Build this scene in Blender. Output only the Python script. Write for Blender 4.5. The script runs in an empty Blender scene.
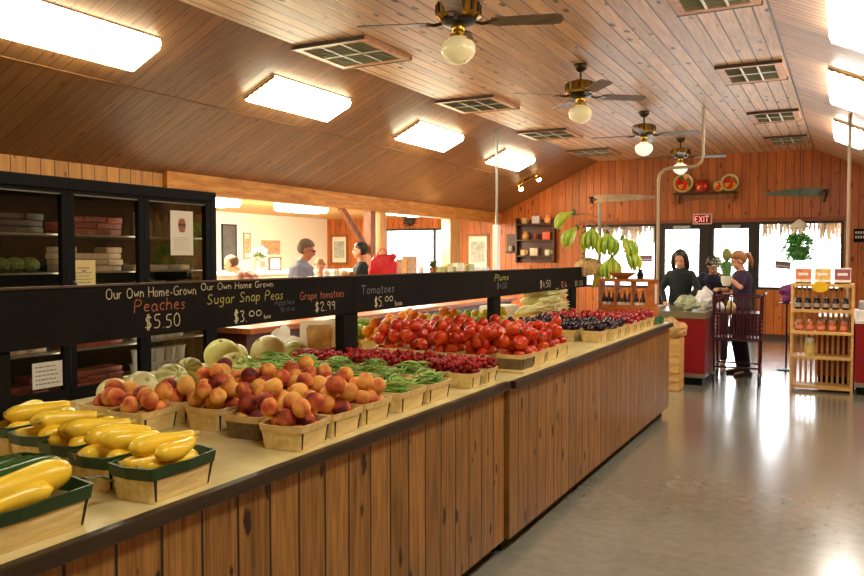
import bpy, bmesh, math, random
from mathutils import Vector, Matrix, noise

PI = math.pi
S = bpy.context.scene
COL = S.collection

# ------------------------------------------------------------------ camera
CAM_H, FPX = 1.54, 780.0
cam_data = bpy.data.cameras.new('camera')
cam = bpy.data.objects.new('camera', cam_data)
COL.objects.link(cam)
cam_data.sensor_width = 36.0
cam_data.lens = FPX / 864.0 * 36.0
cam_data.clip_start = 0.05
cam_data.clip_end = 200
cam.location = (0, 0, CAM_H)
cam.rotation_euler = (PI / 2 - math.radians(2.276), 0, math.radians(28.054))
S.camera = cam

# ------------------------------------------------------------------ world, lights, exposure
world = bpy.data.worlds.new('world')
S.world = world
world.use_nodes = True
wn = world.node_tree.nodes
wl = world.node_tree.links
for n in list(wn):
    wn.remove(n)
w_out = wn.new('ShaderNodeOutputWorld')
w_bg = wn.new('ShaderNodeBackground')
w_bg.inputs['Color'].default_value = (0.93, 0.97, 1.0, 1)
w_bg.inputs['Strength'].default_value = 9.0
wl.new(w_bg.outputs[0], w_out.inputs[0])

TUBE_STRENGTH = 17.0          # fluorescent diffusers on the slopes
ANNEX_STRENGTH = 110.0
GLOBE_STRENGTH = 0.55
S.view_settings.view_transform = 'Standard'
S.view_settings.look = 'None'
S.view_settings.gamma = 1.0
S.view_settings.use_curve_mapping = False
S.view_settings.exposure = 0.3
S.cycles.use_denoising = True
S.cycles.max_bounces = 8
S.cycles.diffuse_bounces = 5
S.cycles.glossy_bounces = 3
S.cycles.transparent_max_bounces = 10
S.cycles.sample_clamp_indirect = 6.0

# ------------------------------------------------------------------ materials
def srgb(r, g, b):
    f = lambda c: c / 12.92 if c <= 0.04045 else ((c + 0.055) / 1.055) ** 2.4
    return (f(r / 255.0), f(g / 255.0), f(b / 255.0), 1.0)

class NT:
    def __init__(self, name):
        self.m = bpy.data.materials.new(name)
        self.m.use_nodes = True
        self.t = self.m.node_tree
        self.b = self.t.nodes['Principled BSDF']
    def n(self, kind, **kw):
        x = self.t.nodes.new(kind)
        for k, v in kw.items():
            setattr(x, k, v)
        return x
    def l(self, a, b):
        self.t.links.new(a, b)
    def math(self, op, a, b=None, c=None):
        x = self.n('ShaderNodeMath', operation=op)
        for i, v in enumerate((a, b, c)):
            if v is None:
                continue
            if hasattr(v, 'links'):
                self.l(v, x.inputs[i])
            else:
                x.inputs[i].default_value = v
        return x.outputs[0]
    def ramp(self, fac, stops):
        x = self.n('ShaderNodeValToRGB')
        e = x.color_ramp.elements
        while len(e) < len(stops):
            e.new(0.5)
        for i, (p, c) in enumerate(stops):
            e[i].position = p
            e[i].color = c
        self.l(fac, x.inputs[0])
        return x.outputs[0]
    def mix(self, fac, a, b, mode='MIX'):
        x = self.n('ShaderNodeMixRGB', blend_type=mode)
        for i, v in enumerate((fac, a, b)):
            if hasattr(v, 'links'):
                self.l(v, x.inputs[i])
            else:
                x.inputs[i].default_value = v
        return x.outputs[0]
    def noise(self, vec, scale, detail=3, rough=0.5):
        x = self.n('ShaderNodeTexNoise')
        x.inputs['Scale'].default_value = scale
        x.inputs['Detail'].default_value = detail
        x.inputs['Roughness'].default_value = rough
        if vec is not None:
            self.l(vec, x.inputs['Vector'])
        return x.outputs['Fac']
    def mapping(self, vec, scale=(1, 1, 1), rot=(0, 0, 0)):
        x = self.n('ShaderNodeMapping')
        x.inputs['Scale'].default_value = scale
        x.inputs['Rotation'].default_value = rot
        self.l(vec, x.inputs['Vector'])
        return x.outputs[0]
    def bump(self, h, strength=0.3, dist=0.01):
        x = self.n('ShaderNodeBump')
        x.inputs['Strength'].default_value = strength
        x.inputs['Distance'].default_value = dist
        self.l(h, x.inputs['Height'])
        self.l(x.outputs[0], self.b.inputs['Normal'])

MATS = {}
def plain(name, col, rough=0.5, metal=0.0, spec=0.5, var=0.0, vscale=8.0, coat=0.0, bump=0.0, obj_rand=0.0, trans=0.0):
    """solid colour with a faint procedural mottling"""
    if name in MATS:
        return MATS[name]
    t = NT(name)
    co = t.n('ShaderNodeTexCoord').outputs['Object']
    c = None
    if var > 0 or bump > 0:
        f = t.noise(co, vscale, 4)
        lo = tuple(x * (1 - var) for x in col[:3]) + (1,)
        hi = tuple(min(1, x * (1 + var)) for x in col[:3]) + (1,)
        c = t.ramp(f, [(0.3, lo), (0.7, hi)])
        if bump > 0:
            t.bump(f, bump, 0.01)
    if obj_rand > 0:
        r = t.n('ShaderNodeObjectInfo').outputs['Random']
        k = t.math('MULTIPLY_ADD', r, 2 * obj_rand, 1 - obj_rand)
        hsv = t.n('ShaderNodeHueSaturation')
        t.l(k, hsv.inputs['Value'])
        if c is not None:
            t.l(c, hsv.inputs['Color'])
        else:
            hsv.inputs['Color'].default_value = col
        c = hsv.outputs[0]
    if c is not None:
        t.l(c, t.b.inputs['Base Color'])
    else:
        t.b.inputs['Base Color'].default_value = col
    t.b.inputs['Roughness'].default_value = rough
    t.b.inputs['Metallic'].default_value = metal
    t.b.inputs['Specular IOR Level'].default_value = spec
    t.b.inputs['Coat Weight'].default_value = coat
    t.b.inputs['Transmission Weight'].default_value = trans
    MATS[name] = t.m
    return t.m

def emit(name, col, strength):
    if name in MATS:
        return MATS[name]
    t = NT(name)
    t.b.inputs['Base Color'].default_value = (0.8, 0.8, 0.8, 1)
    t.b.inputs['Emission Color'].default_value = col
    t.b.inputs['Emission Strength'].default_value = strength
    MATS[name] = t.m
    return t.m

def boards(name, across, width, dark, light, along=None, knots=0.6, rough=0.45, groove=0.05, grain=1.0, spec=0.4,
           knot_col=None, tint=0.35, kscale=0.8):
    """tongue and groove boards: 'across' is the object axis (0,1,2) across the boards, 'along' the axis they run in"""
    if name in MATS:
        return MATS[name]
    t = NT(name)
    co = t.n('ShaderNodeTexCoord').outputs['Object']
    sp = t.n('ShaderNodeSeparateXYZ')
    t.l(co, sp.inputs[0])
    u = t.math('DIVIDE', sp.outputs[across], width)
    idx = t.math('FLOOR', u)
    fr = t.math('FRACT', u)
    v = sp.outputs[along]
    rnd = t.n('ShaderNodeTexWhiteNoise', noise_dimensions='1D')
    t.l(idx, rnd.inputs['W'])
    r = rnd.outputs['Value']
    # grain: stretched along the board, shifted per board
    cb = t.n('ShaderNodeCombineXYZ')
    t.l(t.math('MULTIPLY', fr, 1.0), cb.inputs[0])
    t.l(t.math('MULTIPLY_ADD', v, 0.55, t.math('MULTIPLY', r, 37.0)), cb.inputs[1])
    t.l(t.math('MULTIPLY', idx, 3.17), cb.inputs[2])
    g = t.noise(cb.outputs[0], 5.0 * grain, 6, 0.62)
    cb2 = t.n('ShaderNodeCombineXYZ')
    t.l(t.math('MULTIPLY', fr, 14.0), cb2.inputs[0])
    t.l(t.math('MULTIPLY_ADD', v, 0.8, t.math('MULTIPLY', r, 91.0)), cb2.inputs[1])
    g2 = t.noise(cb2.outputs[0], 2.2, 3, 0.6)
    gm = t.math('MULTIPLY_ADD', g2, 0.45, t.math('MULTIPLY', g, 0.55))
    c = t.ramp(gm, [(0.36, dark), (0.60, light)])
    # board to board tint
    k = t.math('MULTIPLY_ADD', r, tint, 1.0 - tint * 0.55)
    hs = t.n('ShaderNodeHueSaturation')
    t.l(k, hs.inputs['Value'])
    t.l(c, hs.inputs['Color'])
    c = hs.outputs[0]
    if knots > 0:
        kb = t.n('ShaderNodeCombineXYZ')
        t.l(t.math('MULTIPLY', u, 1.0), kb.inputs[0])
        t.l(t.math('MULTIPLY_ADD', v, 1.0 / (width * 2.4), t.math('MULTIPLY', r, 17.0)), kb.inputs[1])
        vo = t.n('ShaderNodeTexVoronoi', voronoi_dimensions='2D', feature='F1')
        vo.inputs['Scale'].default_value = kscale
        t.l(kb.outputs[0], vo.inputs['Vector'])
        nz = t.noise(kb.outputs[0], 6.0, 2)
        d = t.math('MULTIPLY_ADD', nz, 0.22, t.math('SUBTRACT', vo.outputs['Distance'], 0.05))
        w = t.n('ShaderNodeTexWhiteNoise', noise_dimensions='3D')
        t.l(vo.outputs['Position'], w.inputs['Vector'])
        size = t.math('MULTIPLY', w.outputs['Value'], 0.20)
        kd = t.math('SUBTRACT', t.math('ADD', size, 0.03), d)
        kf = t.math('MULTIPLY', t.math('MULTIPLY', kd, 12.0), knots)
        kf2 = t.n('ShaderNodeClamp')
        t.l(kf, kf2.inputs[0])
        kc = knot_col or tuple(x * 0.3 for x in dark[:3]) + (1,)
        c = t.mix(kf2.outputs[0], c, kc)
    # groove
    e = t.math('MINIMUM', fr, t.math('SUBTRACT', 1.0, fr))
    gr = t.n('ShaderNodeMapRange')
    gr.inputs['From Min'].default_value = groove * 0.35
    gr.inputs['From Max'].default_value = groove
    t.l(e, gr.inputs[0])
    c = t.mix(gr.outputs[0], tuple(x * 0.09 for x in dark[:3]) + (1,), c)
    t.l(c, t.b.inputs['Base Color'])
    t.b.inputs['Roughness'].default_value = rough
    t.b.inputs['Specular IOR Level'].default_value = spec
    t.bump(gr.outputs[0], 0.5, 0.004)
    MATS[name] = t.m
    return t.m

def wood(name, dark, light, along=2, scale=1.0, rough=0.45, spec=0.4):
    if name in MATS:
        return MATS[name]
    t = NT(name)
    co = t.n('ShaderNodeTexCoord').outputs['Object']
    sc = [9.0, 9.0, 9.0]
    sc[along] = 1.1
    mp = t.mapping(co, tuple(x * scale for x in sc))
    g = t.noise(mp, 2.6, 6, 0.6)
    c = t.ramp(g, [(0.34, dark), (0.66, light)])
    t.l(c, t.b.inputs['Base Color'])
    t.b.inputs['Roughness'].default_value = rough
    t.b.inputs['Specular IOR Level'].default_value = spec
    t.bump(g, 0.12, 0.003)
    MATS[name] = t.m
    return t.m

def glass_mat(name, tint=(1, 1, 1, 1), refl=0.06, rough=0.0, gain=0.9):
    t = NT(name)
    out = t.t.nodes['Material Output']
    t.t.nodes.remove(t.b)
    tr = t.n('ShaderNodeBsdfTransparent')
    tr.inputs[0].default_value = tint
    gl = t.n('ShaderNodeBsdfGlossy')
    gl.inputs['Roughness'].default_value = rough
    mx = t.n('ShaderNodeMixShader')
    fr = t.n('ShaderNodeFresnel')
    fr.inputs[0].default_value = 1.45
    f = t.math('MULTIPLY_ADD', fr.outputs[0], gain, refl - 0.04)
    t.l(f, mx.inputs[0])
    t.l(tr.outputs[0], mx.inputs[1])
    t.l(gl.outputs[0], mx.inputs[2])
    t.l(mx.outputs[0], out.inputs[0])
    MATS[name] = t.m
    return t.m

def fruit_mat(name, stops, scale=2.2, rough=0.35, seed_shift=0.0, bump=0.0, spec=0.5, hue=0.0, val=0.12, detail=2, rspread=0.24):
    """blush that differs on each fruit: noise in object space shifted by the object's own random value"""
    if name in MATS:
        return MATS[name]
    t = NT(name)
    co = t.n('ShaderNodeTexCoord').outputs['Generated']
    r = t.n('ShaderNodeObjectInfo').outputs['Random']
    add = t.n('ShaderNodeVectorMath', operation='ADD')
    cb = t.n('ShaderNodeCombineXYZ')
    t.l(t.math('MULTIPLY', r, 57.0), cb.inputs[0])
    t.l(t.math('MULTIPLY', r, 23.0), cb.inputs[1])
    t.l(co, add.inputs[0])
    t.l(cb.outputs[0], add.inputs[1])
    f = t.noise(add.outputs[0], scale, detail)
    f = t.math('ADD', f, t.math('MULTIPLY_ADD', r, rspread, -rspread / 2))
    c = t.ramp(f, stops)
    hs = t.n('ShaderNodeHueSaturation')
    t.l(c, hs.inputs['Color'])
    r2 = t.math('FRACT', t.math('MULTIPLY', r, 13.7))
    t.l(t.math('MULTIPLY_ADD', r2, 2 * val, 1 - val), hs.inputs['Value'])
    if hue:
        t.l(t.math('MULTIPLY_ADD', r2, 2 * hue, 0.5 - hue), hs.inputs['Hue'])
    t.l(hs.outputs[0], t.b.inputs['Base Color'])
    t.b.inputs['Roughness'].default_value = rough
    t.b.inputs['Specular IOR Level'].default_value = spec
    if bump:
        t.bump(t.noise(co, 14.0, 3), bump, 0.004)
    MATS[name] = t.m
    return t.m

# ------------------------------------------------------------------ mesh helpers
class MB:
    """collects shapes and links them as ONE mesh object"""
    def __init__(self):
        self.v = []
        self.f = []
        self.mi = []
        self.cur = 0
    def add(self, verts, faces, mat=None):
        o = len(self.v)
        if mat is not None:
            verts = [mat @ Vector(p) for p in verts]
        self.v += [tuple(p) for p in verts]
        self.f += [tuple(i + o for i in f) for f in faces]
        self.mi += [self.cur] * len(faces)
        return self
    def box(self, x0, x1, y0, y1, z0, z1, mat=None):
        vs = [(x0, y0, z0), (x1, y0, z0), (x1, y1, z0), (x0, y1, z0), (x0, y0, z1), (x1, y0, z1), (x1, y1, z1), (x0, y1, z1)]
        fs = [(0, 3, 2, 1), (4, 5, 6, 7), (0, 1, 5, 4), (1, 2, 6, 5), (2, 3, 7, 6), (3, 0, 4, 7)]
        return self.add(vs, fs, mat)
    def bbox(self, x0, x1, y0, y1, z0, z1, b=0.004, mat=None):
        """box with chamfered vertical and horizontal edges"""
        bm = bmesh.new()
        bmesh.ops.create_cube(bm, size=1)
        for v in bm.verts:
            v.co = Vector(((x0 + x1) / 2 + v.co.x * (x1 - x0), (y0 + y1) / 2 + v.co.y * (y1 - y0), (z0 + z1) / 2 + v.co.z * (z1 - z0)))
        bmesh.ops.bevel(bm, geom=bm.edges[:], offset=b, segments=2, affect='EDGES', profile=0.6)
        return self.bm(bm, mat)
    def bm(self, bm, mat=None):
        bm.verts.index_update()
        self.add([tuple(v.co) for v in bm.verts], [tuple(v.index for v in f.verts) for f in bm.faces], mat)
        bm.free()
        return self
    def lathe(self, prof, seg=20, mat=None, cap=True, sx=1.0, sy=1.0):
        """prof: list of (r, z)"""
        vs, fs = [], []
        n = len(prof)
        for r, z in prof:
            for k in range(seg):
                a = 2 * PI * k / seg
                vs.append((r * math.cos(a) * sx, r * math.sin(a) * sy, z))
        for i in range(n - 1):
            for k in range(seg):
                k2 = (k + 1) % seg
                fs.append((i * seg + k, i * seg + k2, (i + 1) * seg + k2, (i + 1) * seg + k))
        if cap:
            fs.append(tuple(reversed(range(seg))))
            fs.append(tuple((n - 1) * seg + k for k in range(seg)))
        return self.add(vs, fs, mat)
    def tube(self, pts, rad, seg=8, mat=None, flat=1.0, closed=False):
        """pts list; rad number or list"""
        pts = [Vector(p) for p in pts]
        n = len(pts)
        rs = rad if isinstance(rad, (list, tuple)) else [rad] * n
        vs, fs = [], []
        up = None
        for i, p in enumerate(pts):
            if closed:
                t = (pts[(i + 1) % n] - pts[i - 1])
            else:
                t = (pts[min(i + 1, n - 1)] - pts[max(i - 1, 0)])
            if t.length < 1e-9:
                t = Vector((0, 0, 1))
            t.normalize()
            if up is None:
                up = Vector((0, 0, 1)) if abs(t.z) < 0.9 else Vector((1, 0, 0))
            a = t.cross(up)
            if a.length < 1e-6:
                a = t.cross(Vector((0, 1, 0)))
            a.normalize()
            b = a.cross(t)
            up = b
            for k in range(seg):
                th = 2 * PI * k / seg
                vs.append(tuple(p + a * math.cos(th) * rs[i] + b * math.sin(th) * rs[i] * flat))
        m = n if closed else n - 1
        for i in range(m):
            j = (i + 1) % n
            for k in range(seg):
                k2 = (k + 1) % seg
                fs.append((i * seg + k, i * seg + k2, j * seg + k2, j * seg + k))
        if not closed:
            fs.append(tuple(reversed(range(seg))))
            fs.append(tuple((n - 1) * seg + k for k in range(seg)))
        return self.add(vs, fs, mat)
    def ball(self, c, r, seg=14, rings=9, mat=None):
        if not isinstance(r, (tuple, list)):
            r = (r, r, r)
        vs, fs = [], []
        vs.append((c[0], c[1], c[2] - r[2]))
        for i in range(1, rings):
            ph = -PI / 2 + PI * i / rings
            for k in range(seg):
                a = 2 * PI * k / seg
                vs.append((c[0] + r[0] * math.cos(ph) * math.cos(a), c[1] + r[1] * math.cos(ph) * math.sin(a), c[2] + r[2] * math.sin(ph)))
        vs.append((c[0], c[1], c[2] + r[2]))
        for k in range(seg):
            fs.append((0, 1 + (k + 1) % seg, 1 + k))
        for i in range(rings - 2):
            for k in range(seg):
                k2 = (k + 1) % seg
                fs.append((1 + i * seg + k, 1 + i * seg + k2, 1 + (i + 1) * seg + k2, 1 + (i + 1) * seg + k))
        L = len(vs) - 1
        o = 1 + (rings - 2) * seg
        for k in range(seg):
            fs.append((o + k, o + (k + 1) % seg, L))
        return self.add(vs, fs, mat)
    def loft(self, rings, cap=True, mat=None):
        """rings: lists of equal length"""
        vs, fs = [], []
        n = len(rings[0])
        for r in rings:
            vs += [tuple(p) for p in r]
        for i in range(len(rings) - 1):
            for k in range(n):
                k2 = (k + 1) % n
                fs.append((i * n + k, i * n + k2, (i + 1) * n + k2, (i + 1) * n + k))
        if cap:
            fs.append(tuple(reversed(range(n))))
            fs.append(tuple((len(rings) - 1) * n + k for k in range(n)))
        return self.add(vs, fs, mat)
    def prism(self, outline, y0, y1, mat=None):
        """outline in (x,z) extruded along y"""
        n = len(outline)
        vs = [(x, y0, z) for x, z in outline] + [(x, y1, z) for x, z in outline]
        fs = [tuple(range(n)), tuple(reversed(range(n, 2 * n)))]
        for k in range(n):
            k2 = (k + 1) % n
            fs.append((k, n + k, n + k2, k2))
        return self.add(vs, fs, mat)
    def mesh(self, name, mats, smooth=False):
        me = bpy.data.meshes.new(name)
        me.from_pydata(self.v, [], self.f)
        if not isinstance(mats, (list, tuple)):
            mats = [mats]
        for m in mats:
            me.materials.append(m)
        if len(mats) > 1:
            for p, i in zip(me.polygons, self.mi):
                p.material_index = i
        bm = bmesh.new()
        bm.from_mesh(me)
        bmesh.ops.recalc_face_normals(bm, faces=bm.faces[:])
        bm.to_mesh(me)
        bm.free()
        if smooth:
            for p in me.polygons:
                p.use_smooth = True
            if smooth != 'all':
                try:
                    me.set_sharp_from_angle(angle=math.radians(40))
                except Exception:
                    pass
        me.update()
        return me
    def build(self, name, mats, parent=None, smooth=False, loc=None, rot=None):
        me = self.mesh(name, mats, smooth)
        return put(name, me, parent, loc, rot)

def put(name, me, parent=None, loc=None, rot=None):
    o = bpy.data.objects.new(name, me)
    COL.objects.link(o)
    if parent is not None:
        o.parent = parent
    if loc is not None:
        o.location = loc
    if rot is not None:
        o.rotation_euler = rot
    return o

def tag(o, label=None, cat=None, group=None, kind=None):
    if label:
        o['label'] = label
    if cat:
        o['category'] = cat
    if group:
        o['group'] = group
    if kind:
        o['kind'] = kind
    return o

def thing(name, label, cat, loc=(0, 0, 0), rz=0.0, group=None):
    o = bpy.data.objects.new(name, None)
    o.empty_display_size = 0.05
    COL.objects.link(o)
    o.location = loc
    o.rotation_euler = (0, 0, rz)
    return tag(o, label, cat, group)

def struct(o):
    o['kind'] = 'structure'
    return o

def copy_tree(o, loc=None, rot=None, label=None, group=None, scale=None):
    kids = KIDS.get(o.name)
    if kids is None:
        kids = [c for c in bpy.data.objects if c.parent == o]
        KIDS[o.name] = kids
    c = o.copy()
    COL.objects.link(c)
    if loc is not None:
        c.location = loc
    if rot is not None:
        c.rotation_euler = rot
    if scale is not None:
        c.scale = scale
    if label:
        c['label'] = label
    if group:
        c['group'] = group
    for ch in kids:
        d = copy_tree(ch)
        d.parent = c
    return c
KIDS = {}

def Rz(a):
    return Matrix.Rotation(a, 4, 'Z')
def Rx(a):
    return Matrix.Rotation(a, 4, 'X')
def Ry(a):
    return Matrix.Rotation(a, 4, 'Y')
def T(x, y, z):
    return Matrix.Translation((x, y, z))

# ------------------------------------------------------------------ common materials
m_ceil_flat = boards('pine_ceiling_flat', 0, 0.14, srgb(180, 136, 100), srgb(226, 188, 152), along=1, knots=1.0, rough=0.4, groove=0.07, knot_col=srgb(48, 26, 14))
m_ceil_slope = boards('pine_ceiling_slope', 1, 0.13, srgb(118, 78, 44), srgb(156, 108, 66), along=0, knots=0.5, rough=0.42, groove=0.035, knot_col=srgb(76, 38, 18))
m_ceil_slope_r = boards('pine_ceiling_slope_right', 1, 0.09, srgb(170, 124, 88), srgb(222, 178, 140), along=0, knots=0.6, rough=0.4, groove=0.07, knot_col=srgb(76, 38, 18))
m_wall_back = boards('orange_pine_wall', 0, 0.15, srgb(156, 78, 24), srgb(190, 108, 42), along=2, knots=0.8, rough=0.4, groove=0.045, knot_col=srgb(110, 42, 12))
m_wall_side = boards('yellow_pine_wall', 1, 0.15, srgb(200, 132, 58), srgb(232, 172, 92), along=2, knots=0.8, rough=0.45, groove=0.045, knot_col=srgb(100, 48, 16))
m_panel = boards('counter_panelling', 1, 0.142, srgb(98, 66, 28), srgb(170, 124, 62), along=2, kscale=1.15, knots=1.5, rough=0.4, groove=0.05, knot_col=srgb(46, 24, 10), grain=1.3, tint=0.35)
m_beam = wood('yellow_pine_beam', srgb(196, 122, 44), srgb(230, 168, 84), along=1)
m_post = wood('brown_post', srgb(110, 60, 26), srgb(158, 94, 46), along=2)
m_ltpost = wood('light_post', srgb(196, 138, 74), srgb(226, 172, 106), along=2)
m_ltwood = wood('light_wood', srgb(204, 156, 88), srgb(236, 196, 124), along=0)
m_dkwood = wood('dark_wood', srgb(52, 28, 14), srgb(84, 48, 26), along=0)
m_orwood = wood('orange_wood', srgb(170, 90, 34), srgb(208, 124, 58), along=1)
m_black = plain('black_paint', srgb(15, 14, 12), 0.55, var=0.15, spec=0.12)
m_board = plain('chalkboard_black', srgb(24, 22, 18), 0.8, var=0.25, vscale=2.5, spec=0.12)
m_dkmetal = plain('dark_metal', srgb(40, 40, 42), 0.35, 0.6)
m_steel = plain('brushed_steel', srgb(170, 168, 160), 0.32, 0.9)
m_white = plain('white_plastic', srgb(235, 235, 230), 0.4)
m_brass = plain('polished_brass', srgb(176, 140, 56), 0.22, 1.0)
m_dkbrass = plain('aged_brass', srgb(70, 62, 40), 0.35, 0.9)
m_glass = glass_mat('clear_glass')
m_trimbrown = plain('dark_brown_trim', srgb(70, 50, 32), 0.4, var=0.1)
# ================================================================== STRUCTURE
XL, XR, YB, YF = -6.75, 1.65, 15.8, -3.0
XA = -11.35
SL = math.atan2(1.03, 2.2)     # slope of the ceiling sides
def slope_z(x):
    return 3.5 - (-4.55 - x) * 1.03 / 2.2 if x < -4.55 else (3.5 - (x + 0.58) * 1.03 / 2.2 if x > -0.58 else 3.5)

# floor: sealed grey concrete
t = NT('sealed_concrete')
co = t.n('ShaderNodeTexCoord').outputs['Object']
n1 = t.noise(co, 0.9, 5, 0.6)
n2 = t.noise(co, 14.0, 4, 0.6)
c = t.ramp(n1, [(0.3, srgb(126, 128, 110)), (0.7, srgb(160, 160, 142))])
c = t.mix(0.35, c, t.ramp(n2, [(0.3, srgb(108, 110, 94)), (0.7, srgb(158, 158, 140))]))
t.l(c, t.b.inputs['Base Color'])
t.l(t.math('MULTIPLY_ADD', n2, 0.12, 0.10), t.b.inputs['Roughness'])
t.b.inputs['Specular IOR Level'].default_value = 0.6
t.b.inputs['Coat Weight'].default_value = 1.0
t.b.inputs['Coat IOR'].default_value = 1.65
t.b.inputs['Coat Roughness'].default_value = 0.22
t.bump(t.noise(co, 3.0, 4), 0.06, 0.01)
struct(MB().box(XA - 0.1, XR + 0.1, YF - 0.1, YB + 0.2, -0.1, 0).build('floor', t.m))

m_ground = plain('pale_paving', srgb(214, 212, 204), 0.8, var=0.05)
struct(MB().box(-40, 30, YB + 0.2, 60, -0.15, -0.05).build('ground', m_ground))

# ceilings
struct(MB().box(-4.55, -0.58, YF, YB + 0.05, 3.5, 3.6).build('ceiling', m_ceil_flat))
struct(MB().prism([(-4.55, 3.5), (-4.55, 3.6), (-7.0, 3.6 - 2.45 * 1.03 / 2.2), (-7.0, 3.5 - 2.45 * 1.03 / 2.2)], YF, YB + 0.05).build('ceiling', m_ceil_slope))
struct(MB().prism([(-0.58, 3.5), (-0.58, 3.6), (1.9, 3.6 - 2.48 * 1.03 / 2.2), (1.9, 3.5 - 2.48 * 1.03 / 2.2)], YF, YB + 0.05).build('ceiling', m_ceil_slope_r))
struct(MB().box(XA - 0.1, XL - 0.02, 4.9, YB + 0.05, 2.47, 2.6).build('ceiling', m_ltwood))
# moulding strip half way down the left slope
a = MB()
xm = -5.57
zm = slope_z(xm)
a.box(-0.014, 0.014, YF, YB, -0.006, 0.004, T(xm, 0, zm) @ Ry(-SL))
struct(a.build('trim_1', wood('slope_trim', srgb(118, 78, 44), srgb(150, 104, 62), along=1)))
# dark bead where the flat meets the right slope
struct(MB().box(-0.588, -0.572, YF, YB, 3.492, 3.51).build('trim_2', m_trimbrown))

# walls
struct(MB().box(XL - 0.15, XL, YF, 6.3, 0, 2.6).build('wall_left', m_wall_side))
struct(MB().box(XR, XR + 0.12, YF, YB, 0, 2.7).build('wall_right', m_wall_side))
m_wall_front = boards('pine_front_wall', 0, 0.15, srgb(170, 96, 40), srgb(212, 140, 70), along=2, knots=0.7)
struct(MB().box(XL - 0.1, XR + 0.1, YF - 0.12, YF, 0, 3.6).build('wall_front', m_wall_front))
wb = MB()
def wall_with_holes(mb, x0, x1, z0, z1, y0, y1, holes):
    x = x0
    for hx0, hx1, hz0, hz1 in holes:
        if hx0 > x:
            mb.box(x, hx0, y0, y1, z0, z1)
        if hz0 > z0:
            mb.box(hx0, hx1, y0, y1, z0, hz0)
        if hz1 < z1:
            mb.box(hx0, hx1, y0, y1, hz1, z1)
        x = hx1
    mb.box(x, x1, y0, y1, z0, z1)
HOLES = [(-9.72, -8.12, 0.9, 2.2), (-4.87, -3.36, 0.92, 2.2), (-3.36, -1.52, 0.0, 2.2), (-1.52, -0.07, 0.93, 2.2)]
wall_with_holes(wb, XA, XR + 0.1, 0, 3.65, YB, YB + 0.15, HOLES)
struct(wb.build('wall_back', m_wall_back))
m_cream = plain('cream_wall_paint', srgb(250, 240, 220), 0.7)
struct(MB().box(XA - 0.1, XA, 4.9, YB, 0, 2.6).build('wall_annex', m_cream))
struct(MB().box(XA, XL - 0.15, 4.8, 4.9, 0, 2.6).build('wall_annex', m_cream))
# header beam over the opening into the side room
struct(MB().box(XL - 0.12, XL + 0.06, 6.3, YB, 2.27, 2.52).build('trim_3', m_beam))
# baseboard on the back wall
struct(MB().box(-1.5, XR, YB - 0.02, YB - 0.001, 0, 0.1).build('baseboard_back', m_trimbrown))
struct(MB().box(-4.9, -3.4, YB - 0.02, YB - 0.001, 0, 0.1).build('baseboard_back', m_trimbrown))

# posts under the beam
r = thing('support_post', 'dark brown square wooden post with diagonal brace under the ceiling beam, behind the red bag', 'post', (XL, 10.55, 0))
MB().bbox(-0.07, 0.07, -0.07, 0.07, 0, 2.27, 0.006).build('post', m_post, r)
a = MB()
a.box(-0.035, 0.035, -0.045, 0.045, 0, 1.0, T(0, -0.06, 1.62) @ Rx(math.radians(48)))
a.build('brace', m_post, r)
o = MB().bbox(-0.07, 0.07, -0.09, 0.09, 0, 2.27, 0.006).build('support_post', m_ltpost, None, loc=(XL, 10.86, 0))
tag(o, 'pale square wooden post standing right next to the dark braced post', 'post')
o = MB().bbox(-0.09, 0.09, -0.22, 0.22, 0, 2.27, 0.006).build('support_post', m_ltpost, None, loc=(XL, 13.45, 0))
tag(o, 'wide yellow wooden post between the side room window and framed picture', 'post')

# ------------------------------------------------------------------ windows and doors in the back wall
m_frame = plain('dark_bronze_frame', srgb(44, 36, 30), 0.4, 0.3)
def window(i, x0, x1, z0, z1, mull=(), th=0.05):
    r = thing('window_%d' % i, None, None, ((x0 + x1) / 2, YB + 0.05, z0))
    r['kind'] = 'structure'
    w, h = (x1 - x0) / 2, z1 - z0
    f = MB()
    f.box(-w, w, -0.045, 0.045, 0, th).box(-w, w, -0.045, 0.045, h - th, h)
    f.box(-w, -w + th, -0.045, 0.045, th, h - th).box(w - th, w, -0.045, 0.045, th, h - th)
    for m in mull:
        f.box(m - 0.03, m + 0.03, -0.045, 0.045, th, h - th)
    f.build('window_frame', m_frame, r)
    MB().box(-w + th, w - th, -0.004, 0.004, th, h - th).build('window_pane', m_glass, r)
    return r
window(1, -4.87, -3.36, 0.92, 2.2)
window(2, -1.52, -0.07, 0.93, 2.2)
window(3, -9.72, -8.12, 0.9, 2.2, mull=(0.55,))
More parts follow.
